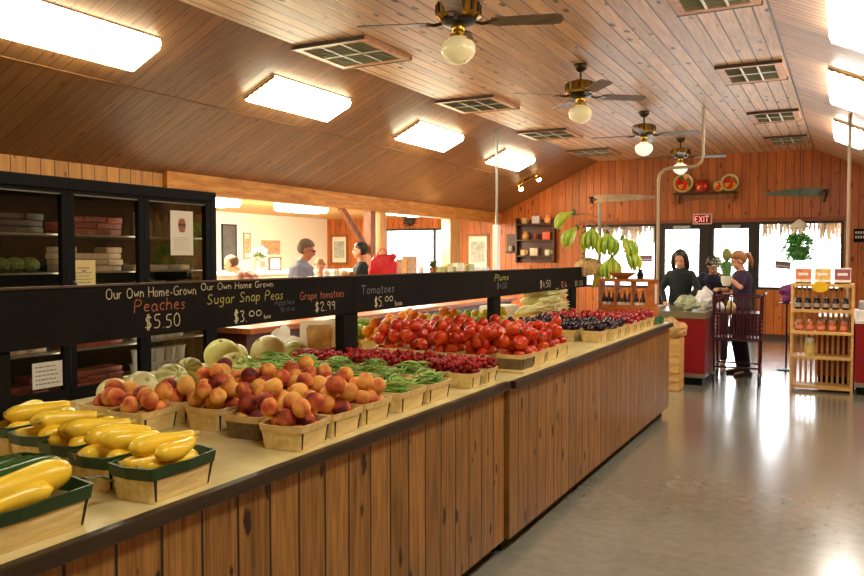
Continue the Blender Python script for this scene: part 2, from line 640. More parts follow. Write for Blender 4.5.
# window trim board
struct(MB().box(-4.95, -0.02, YB - 0.025, YB - 0.001, 2.2, 2.27).build('trim_4', wood('window_head_board', srgb(120, 58, 24), srgb(158, 84, 40), along=0)))
def door(i, x0, x1, hinge):
    r = thing('door_%d' % i, None, None, ((x0 + x1) / 2, YB + 0.05, 0))
    r['kind'] = 'structure'
    w = (x1 - x0) / 2
    f = MB()
    f.box(-w, w, -0.03, 0.03, 0.0, 0.22).box(-w, w, -0.03, 0.03, 2.08, 2.18)
    f.box(-w, -w + 0.10, -0.03, 0.03, 0.22, 2.08).box(w - 0.10, w, -0.03, 0.03, 0.22, 2.08)
    f.build('door_frame', m_frame, r)
    MB().box(-w + 0.10, w - 0.10, -0.004, 0.004, 0.22, 2.08).build('door_pane', m_glass, r)
    MB().tube([(-w + 0.08, -0.08, 1.0), (w - 0.08, -0.08, 1.0)], 0.014).box(-w + 0.05, -w + 0.09, -0.09, -0.03, 0.98, 1.02).box(w - 0.09, w - 0.05, -0.09, -0.03, 0.98, 1.02).build('push_bar', m_dkmetal, r)
    c = MB().bbox(-0.16, 0.16, -0.10, -0.035, 2.10, 2.15, 0.008)
    c.tube([(-0.1, -0.09, 2.12), (0.1, -0.2, 2.09), (0.18, -0.06, 2.14)], 0.009)
    c.build('door_closer', m_steel, r)
door(1, -3.30, -2.46, 1)
door(2, -2.38, -1.57, 1)
f = MB().box(-3.36, -3.30, YB, YB + 0.1, 0, 2.2).box(-2.46, -2.38, YB, YB + 0.1, 0, 2.2).box(-1.57, -1.52, YB, YB + 0.1, 0, 2.2).box(-3.36, -1.52, YB, YB + 0.1, 2.18, 2.2)
struct(f.build('trim_5', m_frame))

# dried moss and thatch fringe hanging outside the windows from the porch roof
struct(MB().box(-10.5, 1.0, YB + 0.16, YB + 1.7, 2.32, 2.40).build('trim_7', m_ltwood))
random.seed(5)
def fringe(x0, x1, n, name, label):
    a = MB()
    for k in range(n):
        x = random.uniform(x0, x1)
        L = random.uniform(0.2, 0.6) * (0.7 + 0.5 * abs(math.sin(x * 5.1)))
        y = YB + random.uniform(0.32, 0.5)
        dx = random.uniform(-0.03, 0.03)
        a.tube([(x, y, 2.32), (x + dx, y, 2.32 - L * 0.5), (x + dx * 2, y + 0.01, 2.32 - L)], [0.024, 0.018, 0.004], 5)
    o = a.build(name, plain('dry_thatch', srgb(214, 198, 172), 0.9, var=0.3), None)
    tag(o, label, 'thatch', kind='stuff')
fringe(-4.8, -3.4, 130, 'thatch_fringe', 'dry brown thatch fringe hanging outside the window behind the bananas')
fringe(-1.45, -0.1, 130, 'thatch_fringe', 'dry brown thatch fringe hanging outside the window behind the fern')

# ================================================================== LIGHTS
m_diff = emit('fluorescent_diffuser', (1.0, 0.95, 0.66, 1), TUBE_STRENGTH)
m_diff_r = emit('fluorescent_diffuser_right', (1.0, 0.93, 0.82, 1), TUBE_STRENGTH)
m_diff_a = emit('fluorescent_diffuser_annex', (1.0, 0.88, 0.68, 1), ANNEX_STRENGTH)
def fixture(name, label, loc, rot, L=1.3, W=0.42, mat=None, group=None, D=0.085):
    r = thing(name, label, 'light', loc, 0, group)
    r.rotation_euler = rot
    # wraparound prismatic lens: flat bottom with rounded long edges
    prof = [(-W / 2, -0.015), (-W / 2 + 0.005, -D + 0.03), (-W / 2 + 0.04, -D), (W / 2 - 0.04, -D), (W / 2 - 0.005, -D + 0.03), (W / 2, -0.015)]
    MB().prism(prof, -L / 2, L / 2).build('diffuser', mat or m_diff, r)
    MB().box(-W / 2 - 0.004, W / 2 + 0.004, -L / 2 - 0.012, L / 2 + 0.012, -0.014, 0.0).build('housing', m_white, r)
    for s in (-1, 1):
        e = MB()
        yq = s * (L / 2 + 0.004)
        out = [(-W / 2 - 0.004, -0.012)]
        for k in range(13):
            out.append((-W / 2 + W * k / 12, -0.030 - 0.010 * (k % 2)))
        out.append((W / 2 + 0.004, -0.012))
        e.prism(out, yq - 0.004, yq + 0.004)
        e.build('end_cap', m_brass, r)
    return r
YL = [3.95, 6.68, 9.58, 12.5]
NL = ['nearest and largest in the upper left corner', 'second from the camera', 'third from the camera', 'farthest, above the spotlights']
for y, s in zip(YL, NL):
    x = -5.14
    fixture('ceiling_light', 'glowing ceiling light on the left slope, ' + s, (x, y, slope_z(x)), (0, -SL, 0), mat=m_diff)
NR = ['nearest, cut by the top right corner', 'second from the top right corner', 'farthest one']
for y, s in zip([6.22, 8.98, 12.05], NR):
    x = 0.05 if y < 7 else 0.0
    fixture('ceiling_light', 'glowing white fluorescent ceiling light on the right slope, ' + s, (x, y, slope_z(x)), (0, SL, 0), mat=m_diff_r, L=1.3 if y < 7 else 1.5)
# the rows go on behind the camera
for y in (1.1, -1.7):
    fixture('ceiling_light', 'fluorescent ceiling light of the left slope outside the picture', (-5.14, y, slope_z(-5.14)), (0, -SL, 0), mat=m_diff, group='lights behind the camera')
for y in (3.9, 1.1):
    fixture('ceiling_light', 'fluorescent ceiling light of the right slope outside the picture', (0.0, y, slope_z(0.0)), (0, SL, 0), mat=m_diff_r, group='lights overhead outside the picture')
for (x, y, s) in ((-8.45, 8.75, 'beside the cooler'), (-8.25, 10.75, 'above the man in the blue-grey shirt'), (-7.25, 12.6, 'above the side room window')):
    fixture('ceiling_light', 'glowing ceiling light in the side room, ' + s, (x, y, 2.47), (0, 0, 0), mat=m_diff_a, L=0.95, W=0.42, D=0.16)
fixture('ceiling_light', 'ceiling light of the side room hidden behind the cooler', (-9.2, 6.4, 2.47), (0, 0, 0), mat=m_diff_a, L=1.2, W=0.4)

# ceiling vents
def vent(name, label, x0, x1, y0, y1):
    r = thing(name, label, 'vent', ((x0 + x1) / 2, (y0 + y1) / 2, 3.5))
    w, d = (x1 - x0) / 2, (y1 - y0) / 2
    f = MB()
    f.box(-w, w, -d, -d + 0.07, -0.03, 0).box(-w, w, d - 0.07, d, -0.03, 0).box(-w, -w + 0.07, -d + 0.07, d - 0.07, -0.03, 0).box(w - 0.07, w, -d + 0.07, d - 0.07, -0.03, 0)
    f.build('frame', wood('vent_frame_wood', srgb(170, 116, 78), srgb(214, 166, 124), along=0), r)
    MB().box(-w - 0.01, w + 0.01, -d - 0.012, -d, -0.035, 0).build('edge_strip', m_trimbrown, r)
    MB().box(-w - 0.01, w + 0.01, d, d + 0.012, -0.035, 0).build('edge_strip', m_trimbrown, r)
    MB().box(-w + 0.07, w - 0.07, -d + 0.07, d - 0.07, -0.018, -0.012).build('panel', plain('vent_grey', srgb(176, 176, 146), 0.5), r)
    g = MB()
    for k in range(1, 3):
        g.box(-w + 0.07 + (2 * w - 0.14) * k / 3 - 0.008, -w + 0.07 + (2 * w - 0.14) * k / 3 + 0.008, -d + 0.07, d - 0.07, -0.030, -0.018)
    g.box(-w + 0.07, w - 0.07, -0.008, 0.008, -0.030, -0.018)
    g.build('cross_bars', m_white, r)
    lo = MB()
    for k in range(14):
        y = -d + 0.1 + (2 * d - 0.2) * k / 13
        lo.box(-w + 0.075, w - 0.075, -0.012, 0.012, -0.002, 0.0, T(0, y, -0.020) @ Rx(0.5))
    lo.build('louvres', plain('vent_louvre', srgb(140, 140, 118), 0.45), r)
VN = ['nearest', 'second nearest', 'third nearest', 'farthest']
for i, y in enumerate((6.3, 9.15, 11.9, 14.3)):
    vent('ceiling_vent', 'square grey ceiling vent with wooden frame by the left slope, %s' % VN[i], -4.62, -3.82, y - 0.42, y + 0.42)
for i, y in enumerate((6.1, 8.95, 11.85, 14.3)):
    vent('ceiling_vent', 'louvred ceiling vent with pale frame by the right slope, %s' % VN[i], -1.24, -0.62, y - 0.42, y + 0.42)

# ceiling fans
m_blade = wood('fan_blade', srgb(96, 78, 64), srgb(128, 108, 92), along=0)
m_globe = NT('opal_globe')
m_globe.b.inputs['Base Color'].default_value = srgb(226, 214, 160)
m_globe.b.inputs['Roughness'].default_value = 0.15
m_globe.b.inputs['Emission Color'].default_value = (1.0, 0.85, 0.45, 1)
m_globe.b.inputs['Emission Strength'].default_value = GLOBE_STRENGTH * 0.35
m_globe_w = NT('opal_globe_white')
m_globe_w.b.inputs['Base Color'].default_value = srgb(244, 238, 220)
m_globe_w.b.inputs['Roughness'].default_value = 0.2
m_globe_w.b.inputs['Emission Color'].default_value = (1.0, 0.93, 0.78, 1)
m_globe_w.b.inputs['Emission Strength'].default_value = GLOBE_STRENGTH
def fan(label, x, y, ang, globe, zdrop=0.0, scale=1.0):
    r = thing('ceiling_fan', label, 'fan', (x, y, 3.5))
    z0 = -zdrop
    MB().lathe([(0.02, 0), (0.065, 0), (0.07, -0.02), (0.06, -0.05), (0.03, -0.075), (0.015, -0.08)], 20).build('canopy', m_dkbrass, r, True)
    MB().tube([(0, 0, -0.05), (0, 0, -0.19 + z0)], 0.012).build('downrod', m_dkbrass, r, True)
    MB().lathe([(0.03, -0.16 + z0), (0.12, -0.175 + z0), (0.148, -0.19 + z0), (0.153, -0.20 + z0), (0.150, -0.26 + z0), (0.154, -0.28 + z0), (0.125, -0.30 + z0), (0.05, -0.315 + z0)], 28).build('motor_housing', m_brass, r, True)
    fl = MB()
    for k in range(14):
        a = 2 * PI * k / 14
        fl.box(0.145, 0.158, -0.010, 0.010, -0.262 + z0, -0.198 + z0, Rz(a))
    fl.build('housing_slots', m_dkbrass, r)
    MB().lathe([(0.115, -0.300 + z0), (0.125, -0.318 + z0), (0.085, -0.335 + z0), (0.05, -0.34 + z0)], 24).build('flywheel', m_dkmetal, r, True)
    MB().lathe([(0.045, -0.335 + z0), (0.05, -0.36 + z0), (0.038, -0.385 + z0), (0.062, -0.40 + z0), (0.062, -0.415 + z0), (0.05, -0.42 + z0)], 20).build('light_kit', m_brass, r, True)
    MB().lathe([(0.05, -0.405 + z0), (0.058, -0.425 + z0), (0.105, -0.450 + z0), (0.118, -0.475 + z0), (0.116, -0.520 + z0), (0.098, -0.55 + z0), (0.055, -0.585 + z0), (0.012, -0.597 + z0)], 24).build('globe', globe.m, r, True)
    for k in range(4):
        a = ang + k * PI / 2
        m = Rz(a)
        br = MB().tube([(0.09, 0, -0.31 + z0), (0.16, 0, -0.33 + z0), (0.22, 0, -0.322 + z0)], 0.012, 6, m).box(0.19, 0.27, -0.04, 0.04, -0.327 + z0, -0.321 + z0, m)
        b = br.build('blade_bracket', m_dkbrass, r, True)
        out = []
        bl = MB()
        pts = [(0.22, -0.045), (0.26, -0.06), (0.64, -0.07), (0.69, -0.06), (0.705, -0.03), (0.705, 0.03), (0.69, 0.06), (0.64, 0.07), (0.26, 0.06), (0.22, 0.045)]
        mm = m @ T(0, 0, -0.318 + z0) @ Rx(math.radians(-11))
        n = len(pts)
        vs = [mm @ Vector((p[0], p[1], 0.003)) for p in pts] + [mm @ Vector((p[0], p[1], -0.003)) for p in pts]
        fs = [tuple(range(n)), tuple(reversed(range(n, 2 * n)))] + [(i, n + i, n + (i + 1) % n, (i + 1) % n) for i in range(n)]
        bl.add(vs, fs)
        bl.build('blade', m_blade, r)
    ch = MB().tube([(0.05, -0.02, -0.41 + z0), (0.055, -0.02, -0.60 + z0)], 0.0025, 5)
    ch.build('pull_chain', m_brass, r)
fan('brass ceiling fan with cream globe, nearest, cut by the top edge', -2.37, 4.83, math.radians(20), m_globe, 0.05)
fan('brass ceiling fan with cream globe, second from the camera', -2.44, 7.8, math.radians(38), m_globe)
fan('brass ceiling fan with glowing globe, third from the camera', -2.46, 10.7, math.radians(5), m_globe_w)
fan('ceiling fan with white globe, farthest, above the red patterned plate', -2.47, 13.35, math.radians(12), m_globe_w)

# spotlight pair on the left slope
r = thing('spotlight_bar', 'two glowing spotlights on a small bar at the far end of the left slope', 'light', (-5.5, 14.2, slope_z(-5.5)))
r.rotation_euler = (0, -SL, 0)
MB().tube([(-0.22, 0, -0.04), (0.22, 0, -0.04)], 0.012).lathe([(0.06, 0), (0.06, -0.025), (0.01, -0.03)], 16).build('bar', m_brass, r, True)
for s in (-1, 1):
    m = T(s * 0.2, 0, -0.05) @ Rx(0.5)
    MB().lathe([(0.02, 0.0), (0.035, -0.03), (0.045, -0.09)], 14, m, cap=False).build('lamp_shell', m_brass, r, True)
    MB().ball((0, 0, -0.08), 0.045, 14, 9, m).build('bulb', emit('spot_bulb', (1.0, 0.72, 0.40, 1), 30.0), r, True)
for s in (-1, 1):
    ld = bpy.data.lights.new('spot_glow', 'SPOT')
    ld.energy = 35
    ld.color = (1.0, 0.62, 0.30)
    ld.spot_size = 1.9
    ld.spot_blend = 0.8
    ld.shadow_soft_size = 0.05
    lo = bpy.data.objects.new('spot_glow', ld)
    COL.objects.link(lo)
    lo.location = (-5.5 + s * 0.2, 14.05, slope_z(-5.5) - 0.16 + s * 0.05)
    lo.rotation_euler = (math.radians(62), 0, math.radians(-15 + s * 12))
# ================================================================== LONG DISPLAY COUNTER
CX0, CX1 = -3.42, -1.53       # back and front face
ZT = 0.90                     # top surface
t = NT('cream_laminate')
co = t.n('ShaderNodeTexCoord').outputs['Object']
c = t.ramp(t.noise(co, 5.0, 5, 0.65), [(0.3, srgb(206, 190, 126)), (0.7, srgb(230, 216, 160))])
t.l(c, t.b.inputs['Base Color'])
t.b.inputs['Roughness'].default_value = 0.25
t.bump(t.noise(co, 30.0, 3), 0.05, 0.003)
m_lam = t.m
m_nose = wood('counter_edge', srgb(36, 29, 19), srgb(58, 47, 33), along=1, rough=0.4)
def counter(label, y0, y1, xf, step=False):
    r = thing('display_counter', label, 'counter', (0, 0, 0))
    def plan(e, dy0, dy1, ef, z0, z1):
        if step:
            out = [(xf + ef, y0 + dy0), (xf + ef, y1 + dy1), (CX0 - e, y1 + dy1), (CX0 - e, 2.9), (-3.04 - e, 2.75), (-3.04 - e, y0 + dy0)]
        else:
            out = [(xf + ef, y0 + dy0), (xf + ef, y1 + dy1), (CX0 - e, y1 + dy1), (CX0 - e, y0 + dy0)]
        return MB().loft([[(x, y, z0) for x, y in out], [(x, y, z1) for x, y in out]])
    plan(0, 0, 0, 0, 0.075, 0.866).build('panelled_body', m_panel, r)
    plan(-0.05, 0.02, -0.05, -0.055, 0.0, 0.075).build('toe_kick', m_black, r)
    plan(0.01, 0, 0.01, 0.0, 0.866, ZT - 0.001).build('worktop', m_lam, r)
    MB().bbox(xf + 0.0, xf + 0.034, y0, y1 + 0.012, 0.862, ZT + 0.002, 0.005).build('edge_trim', m_nose, r)
    return r
counter('long cream topped wooden counter, near section holding squash, peaches and beans', 0.2, 3.69, -1.545, True)
counter('cream topped wooden counter, far section holding tomatoes and plums', 3.715, 7.79, -1.525)
struct(MB().box(CX0 + 0.1, -1.60, 3.69, 3.715, 0.0, 0.84).build('gap_shade', m_black))  # black filler standing in for the shade between the two counter sections

# ------------------------------------------------------------------ chalkboards over the counter
XB = -2.45
class Chalk:
    """single line hand lettering; glyphs on a grid: cap height 1, x height .6"""
    G = {
        'A': (.7, ['0,0 .35,1 .7,0', '.12,.35 .58,.35']), 'B': (.6, ['0,0 0,1 .4,.95 .45,.7 .35,.55 0,.5', '.35,.5 .55,.3 .45,.05 0,0']),
        'E': (.55, ['.5,1 0,1 0,0 .5,0', '0,.5 .4,.5']), 'G': (.75, ['.65,.85 .4,1 .1,.85 0,.5 .1,.12 .4,0 .68,.15 .7,.45 .42,.45']),
        'H': (.65, ['0,0 0,1', '.6,0 .6,1', '0,.5 .6,.5']), 'I': (.15, ['.07,0 .07,1']), 'O': (.75, ['.35,1 .08,.85 0,.5 .08,.12 .35,0 .62,.12 .7,.5 .62,.85 .35,1']),
        'P': (.6, ['0,-.05 .02,1 .4,1 .58,.78 .42,.5 .02,.48']), 'S': (.6, ['.5,.85 .28,1 .05,.8 .12,.58 .42,.42 .5,.2 .28,0 0,.12']),
        'T': (.7, ['0,1 .7,1', '.35,1 .33,0']), 'X': (.6, ['0,0 .55,1', '0,1 .55,0']), 'N': (.65, ['0,0 0,1 .6,0 .6,1']),
        'a': (.5, ['.4,.5 .2,.6 0,.4 .02,.12 .2,0 .4,.15 .42,.58 .42,.1 .5,0']), 'b': (.48, ['0,1 0,0 .3,0 .42,.3 .3,.58 0,.45']), 'c': (.42, ['.4,.5 .2,.6 0,.35 .1,.05 .38,.05']),
        'd': (.5, ['.42,.5 .2,.6 0,.35 .1,.02 .4,.15', '.42,1 .42,0']), 'e': (.45, ['0,.32 .4,.36 .32,.58 .1,.56 0,.3 .1,.04 .4,.08']),
        'g': (.48, ['.4,.5 .18,.6 0,.38 .1,.1 .38,.18', '.4,.6 .4,-.2 .2,-.35 0,-.25']), 'h': (.48, ['0,1 0,0', '0,.4 .2,.6 .4,.45 .42,0']),
        'i': (.15, ['.05,.6 .05,0', '.05,.8 .06,.84']), 'l': (.15, ['.05,1 .05,0']), 'm': (.72, ['0,.6 0,0', '0,.42 .17,.6 .32,.42 .32,0', '.32,.42 .5,.6 .64,.42 .65,0']),
        'n': (.46, ['0,.6 0,0', '0,.4 .2,.6 .38,.42 .4,0']), 'o': (.46, ['.2,.6 .02,.45 .02,.12 .2,0 .38,.12 .38,.45 .2,.6']), 'p': (.46, ['0,.6 0,-.35', '0,.45 .22,.6 .4,.4 .3,.05 0,.08']),
        'r': (.34, ['0,.6 0,0', '0,.38 .15,.58 .3,.55']), 's': (.38, ['.32,.52 .15,.6 .02,.45 .3,.22 .2,.02 0,.06']), 't': (.36, ['.14,.9 .14,.05 .3,0', '0,.62 .3,.62']),
        'u': (.46, ['0,.6 .02,.12 .2,0 .38,.15', '.4,.6 .4,0']), 'w': (.62, ['0,.6 .12,0 .28,.5 .42,0 .56,.6']), 'x': (.42, ['0,0 .36,.6', '0,.6 .36,0']), 'y': (.44, ['0,.6 .2,.1', '.4,.6 .1,-.35']),
        '-': (.36, ['.02,.32 .3,.32']), '.': (.14, ['.04,0 .08,.03']), '$': (.6, ['.5,.82 .28,.95 .05,.78 .12,.57 .42,.42 .5,.22 .28,.05 0,.15', '.2,1.1 .2,-.1', '.32,1.1 .32,-.1']),
        '0': (.58, ['.27,1 .05,.8 0,.45 .08,.1 .27,0 .46,.1 .54,.5 .46,.85 .27,1']), '2': (.56, ['0,.75 .15,.98 .42,.9 .45,.65 0,0 .52,.02']), '3': (.56, ['.02,.9 .3,1 .48,.8 .2,.55 .48,.35 .4,.05 0,.05']),
        '4': (.56, ['.38,0 .38,1 0,.35 .52,.35']), '5': (.56, ['.5,1 .08,1 .05,.58 .35,.6 .5,.32 .35,.02 0,.05']), '9': (.54, ['.45,.8 .22,1 .02,.78 .15,.5 .45,.62', '.45,.9 .42,0']), ' ': (.32, []),
        '1': (.3, ['.02,.8 .15,1 .15,0']), '7': (.5, ['0,1 .5,1 .15,0']),
    }
    @staticmethod
    def width(s):
        return sum(Chalk.G[c][0] + .16 for c in s)
    @staticmethod
    def draw(mb, s, y, z, h, rad, slant=0.0, sx=1.0, wob=0.03, seed=1):
        """writes along +y in the plane facing +x, origin bottom left; returns end y"""
        rn = random.Random(seed)
        for ch in s:
            w, strokes = Chalk.G[ch]
            dz = rn.uniform(-1, 1) * wob
            sc = 1 + rn.uniform(-1, 1) * wob
            for st in strokes:
                P = [tuple(float(q) for q in p.split(',')) for p in st.split()]
                # smooth one step
                if len(P) > 2:
                    Q = [P[0]]
                    for i in range(1, len(P) - 1):
                        a, b, c = P[i - 1], P[i], P[i + 1]
                        Q.append(((a[0] + 3 * b[0]) / 4, (a[1] + 3 * b[1]) / 4))
                        Q.append(((c[0] + 3 * b[0]) / 4, (c[1] + 3 * b[1]) / 4))
                    Q.append(P[-1])
                    P = Q
                mb.tube([(0.0, y + (px + slant * pz) * h * sx * sc, z + (pz * sc + dz) * h) for px, pz in P], rad, 5)
            y += (w + .16) * h * sx
        return y
m_chW = plain('white_chalk', srgb(206, 200, 164), 0.9, var=0.3, vscale=60)
m_chY = plain('yellow_chalk', srgb(178, 174, 92), 0.9, var=0.3, vscale=60)
m_chO = plain('orange_chalk', srgb(172, 104, 64), 0.9, var=0.3, vscale=60)
m_chB = plain('blue_grey_chalk', srgb(108, 116, 124), 0.9, var=0.3, vscale=60)
m_chD = plain('rubbed_out_chalk', srgb(72, 76, 80), 0.9, var=0.3, vscale=60)

def chalkboard(label, y0, y1, lines):
    r = thing('chalkboard', label, 'sign', (XB, y0, 1.225))
    L = y1 - y0
    MB().bbox(-0.014, 0.0, 0, L, 0, 0.205, 0.003).build('board', m_board, r)
    MB().box(-0.016, 0.006, 0, L, 0.205, 0.213).build('top_rail', m_trimbrown, r)
    for i, (txt, yy, zz, h, wtot, rad, m, slant) in enumerate(lines):
        a = MB()
        sx = wtot / (Chalk.width(txt) * h)
        Chalk.draw(a, txt, yy - y0, zz - 1.225, h, rad, slant, sx, seed=i + int(y0 * 10))
        # lettering lies in the board plane
        a.v = [(0.0015 + x * 0.25, y, z) for x, y, z in a.v]
        a.build('chalk_lettering', m, r)
    return r
R1 = 0.0017
# y from pixel columns on the board plane
def yb(px, py=300):
    # ray through (px,py) onto x = XB
    dx, dy = px - 432.0, py - 288.0
    yaw, pit = math.radians(28.054), math.radians(2.276)
    f = Vector((-math.sin(yaw) * math.cos(pit), math.cos(yaw) * math.cos(pit), -math.sin(pit)))
    rr = Vector((math.cos(yaw), math.sin(yaw), 0))
    u = rr.cross(f)
    d = f * FPX + rr * dx - u * dy
    k = XB / d.x
    return d.y * k, CAM_H + d.z * k
def tl(txt, x0, x1, ybase, ytop, m, rad=R1, slant=0.0):
    ya, za = yb(x0, ybase)
    yb2, _ = yb(x1, ybase)
    _, zt = yb(x0, ytop)
    return (txt, ya, za, zt - za, yb2 - ya, rad, m, slant)
chalkboard('long black chalkboard, nearest, chalked with peaches and sugar snap peas prices', 0.3, 3.66, [
    tl('Our Own Home-Grown', 106, 197, 299.5, 289, m_chW),
    tl('Peaches', 134, 187, 312.5, 299.5, m_chO, 0.0022, 0.05),
    tl('$5.50', 145, 182, 329.5, 316, m_chW, 0.0022),
    tl('Our Own Home Grown', 201, 274, 290.5, 283.5, m_chW),
    tl('Sugar Snap Peas', 207, 284, 304.5, 294, m_chY, 0.0022, 0.1),
    tl('$3.', 234, 248, 322.5, 311, m_chW, 0.0026),
    tl('00', 249, 263, 316.5, 311, m_chW, 0.0024),
    tl('box', 264, 271, 318.5, 314.5, m_chW, 0.0016),
    tl('Apples', 274, 295, 305.5, 300, m_chD, 0.0024),
    tl('box', 281, 296, 311.5, 306, m_chD, 0.0024),
    tl('Grape tomatoes', 300, 344.5, 300, 292, m_chO, 0.0022),
    tl('$2.99', 315, 336, 311.5, 302.5, m_chW, 0.0022)])
chalkboard('black chalkboard between two posts, chalked Tomatoes $5.00 box', 3.665, 5.74, [
    tl('Tomatoes', 361, 395, 294.5, 286, m_chB, 0.0030),
    tl('$5.', 374.5, 384, 307, 297.5, m_chW, 0.0030),
    tl('00', 385, 394, 301.5, 296.5, m_chW, 0.0026),
    tl('box', 395, 402.5, 305.5, 300.5, m_chW, 0.0020)])
chalkboard('black chalkboard farthest along the counter, chalked Plums in yellow', 5.745, 8.12, [
    tl('Plums', 494.5, 509, 281, 274.5, m_chY, 0.0036, 0.1),
    tl('$4.00', 497, 507, 289, 283, m_chB, 0.003),
    tl('$4.50', 540, 551, 288, 281, m_chW, 0.0034),
    tl('$4', 561, 567, 286.5, 281.5, m_chO, 0.0034),
    tl('$1.50', 575, 583, 286, 281, m_chW, 0.003)])
for y, s in ((1.56, 'nearest, beside the squash baskets'), (3.655, 'beside the grape tomato baskets'), (5.735, 'behind the tomato baskets'), (7.72, 'at the far end beside the bananas')):
    o = MB().bbox(-0.03, 0.03, -0.07, 0.07, 0, 0.335, 0.004).build('chalkboard_post', m_board, None, loc=(XB - 0.045, y, ZT))
    tag(o, 'flat black post holding up the chalkboard, ' + s, 'post')

# ================================================================== BASKETS
m_veneer = wood('till_veneer', srgb(208, 184, 112), srgb(236, 216, 152), along=1, scale=2.0, rough=0.55)
m_veneer_in = wood('till_veneer_rim', srgb(204, 176, 108), srgb(232, 208, 146), along=0, scale=2.0, rough=0.55)
m_veneer_dk = wood('till_veneer_dark', srgb(96, 80, 56), srgb(128, 108, 78), along=1, scale=2.0, rough=0.6)
m_green = plain('green_rim_stain', srgb(34, 66, 34), 0.45, var=0.2)
m_slot = plain('corner_slot_dark', srgb(44, 30, 14), 0.8)

def rrect(a, b, rad, z, n=3, bow=0.0):
    """rounded rectangle ring half sizes a (x), b (y)"""
    pts = []
    for (sx, sy, a0) in ((1, -1, -90), (1, 1, 0), (-1, 1, 90), (-1, -1, 180)):
        for k in range(n + 1):
            th = math.radians(a0 + 90 * k / n)
            pts.append((sx * (a - rad) + rad * math.cos(th), sy * (b - rad) + rad * math.sin(th), z))
        # mid side point, bowed outwards
        nxt = {(1, -1): (a + bow, 0), (1, 1): (0, b + bow), (-1, 1): (-a - bow, 0), (-1, -1): (0, -b - bow)}[(sx, sy)]
        pts.append((nxt[0], nxt[1], z))
    return pts

def make_basket(name, label, cat, a0, b0, a1, b1, h, mat_body, mat_rim, rimh=0.022, group=None, bow=0.008):
    r = thing(name, label, cat, (0, 0, 0), 0, group)
    th = 0.0022
    rad = 0.013
    s = MB()
    zs = [0.0, h * 0.5, h]
    outer = [rrect(a0 + (a1 - a0) * z / h, b0 + (b1 - b0) * z / h, rad, z, 3, bow * z / h) for z in zs]
    inner = [rrect(a0 + (a1 - a0) * z / h - th, b0 + (b1 - b0) * z / h - th, rad, max(z, 0.003), 3, bow * z / h) for z in reversed(zs)]
    s.loft(outer + inner)
    s.build('basket_body', mat_body, r)
    k = MB()
    def ring(z, off):
        return rrect(a0 + (a1 - a0) * z / h + off, b0 + (b1 - b0) * z / h + off, rad, z, 3, bow * z / h)
    zl, zh = h - rimh, h + 0.002
    rings = [ring(zl, 0.0005), ring(zl, 0.003), ring(zh, 0.003), ring(zh, -0.0035), ring(zl, -0.0035)]
    k.loft(rings + [ring(zl, 0.0005)], cap=False)
    k.build('basket_rim', mat_rim, r)
    # dark corner gaps where the veneer sheets meet, on the two corners towards the aisle
    for sy in (-1, 1):
        g = MB()
        zc = h - rimh
        p0 = Vector((a0 + 0.0006, sy * (b0 - 0.014), 0.004))
        p1 = Vector((a0 + (a1 - a0) * zc / h + 0.0006, sy * (b0 + (b1 - b0) * zc / h - 0.014), zc))
        w0, w1 = 0.0025, 0.0045
        vs = []
        for p, w in ((p0, w0), (p1, w1)):
            for dx in (-0.003, 0.0012):
                for dy in (-w, w):
                    vs.append((p.x + dx, p.y + dy, p.z))
        g.add(vs, [(0, 1, 3, 2), (4, 6, 7, 5), (0, 4, 5, 1), (2, 3, 7, 6), (0, 2, 6, 4), (1, 5, 7, 3)])
        g.build('corner_slot', m_slot, r)
    return r

# heap of balls: greedy lowest resting place inside the basket
def heap(a0, b0, a1, b1, h, rad, n, seed, extra=0.7, jit=0.06, tries=260, z_floor=0.003, squash=1.0):
    rn = random.Random(seed)
    P = []
    for i in range(n):
        rr = rad * (1 + rn.uniform(-jit, jit))
        best = None
        for k in range(tries):
            lim = 1.0
            ax, by = a1 - rr * extra, b1 - rr * extra
            x, y = rn.uniform(-ax, ax), rn.uniform(-by, by)
            z = z_floor + rr
            # walls: keep inside flared sides
            for (q, c0, c1) in ((abs(x), a0, a1), (abs(y), b0, b1)):
                need = q + rr * 0.98
                if need > c0:
                    zz = (need - c0) / max(1e-6, (c1 - c0)) * h
                    if zz > h:
                        zz = h + (zz - h) * 0.15 if zz < h * 2.2 else 9
                    z = max(z, zz)
            for (px, py, pz, pr) in P:
                d2 = (px - x) ** 2 + (py - y) ** 2
                s = pr + rr
                if d2 < s * s:
                    z = max(z, pz + math.sqrt(s * s - d2))
            z2 = z + 0.35 * (x * x / a1 + y * y / b1) * 0.5
            if best is None or z2 < best[0]:
                best = (z2, x, y, z, rr)
        P.append(best[1:])
    return P

# ------------------------------------------------------------------ fruit prototypes
def ball_mesh(name, mat, r, seg=18, rings=12, shape=None):
    a = MB()
    a.ball((0, 0, 0), r, seg, rings)
    if shape:
        a.v = [shape(Vector(v)) for v in a.v]
    return a.mesh(name, mat, 'all')

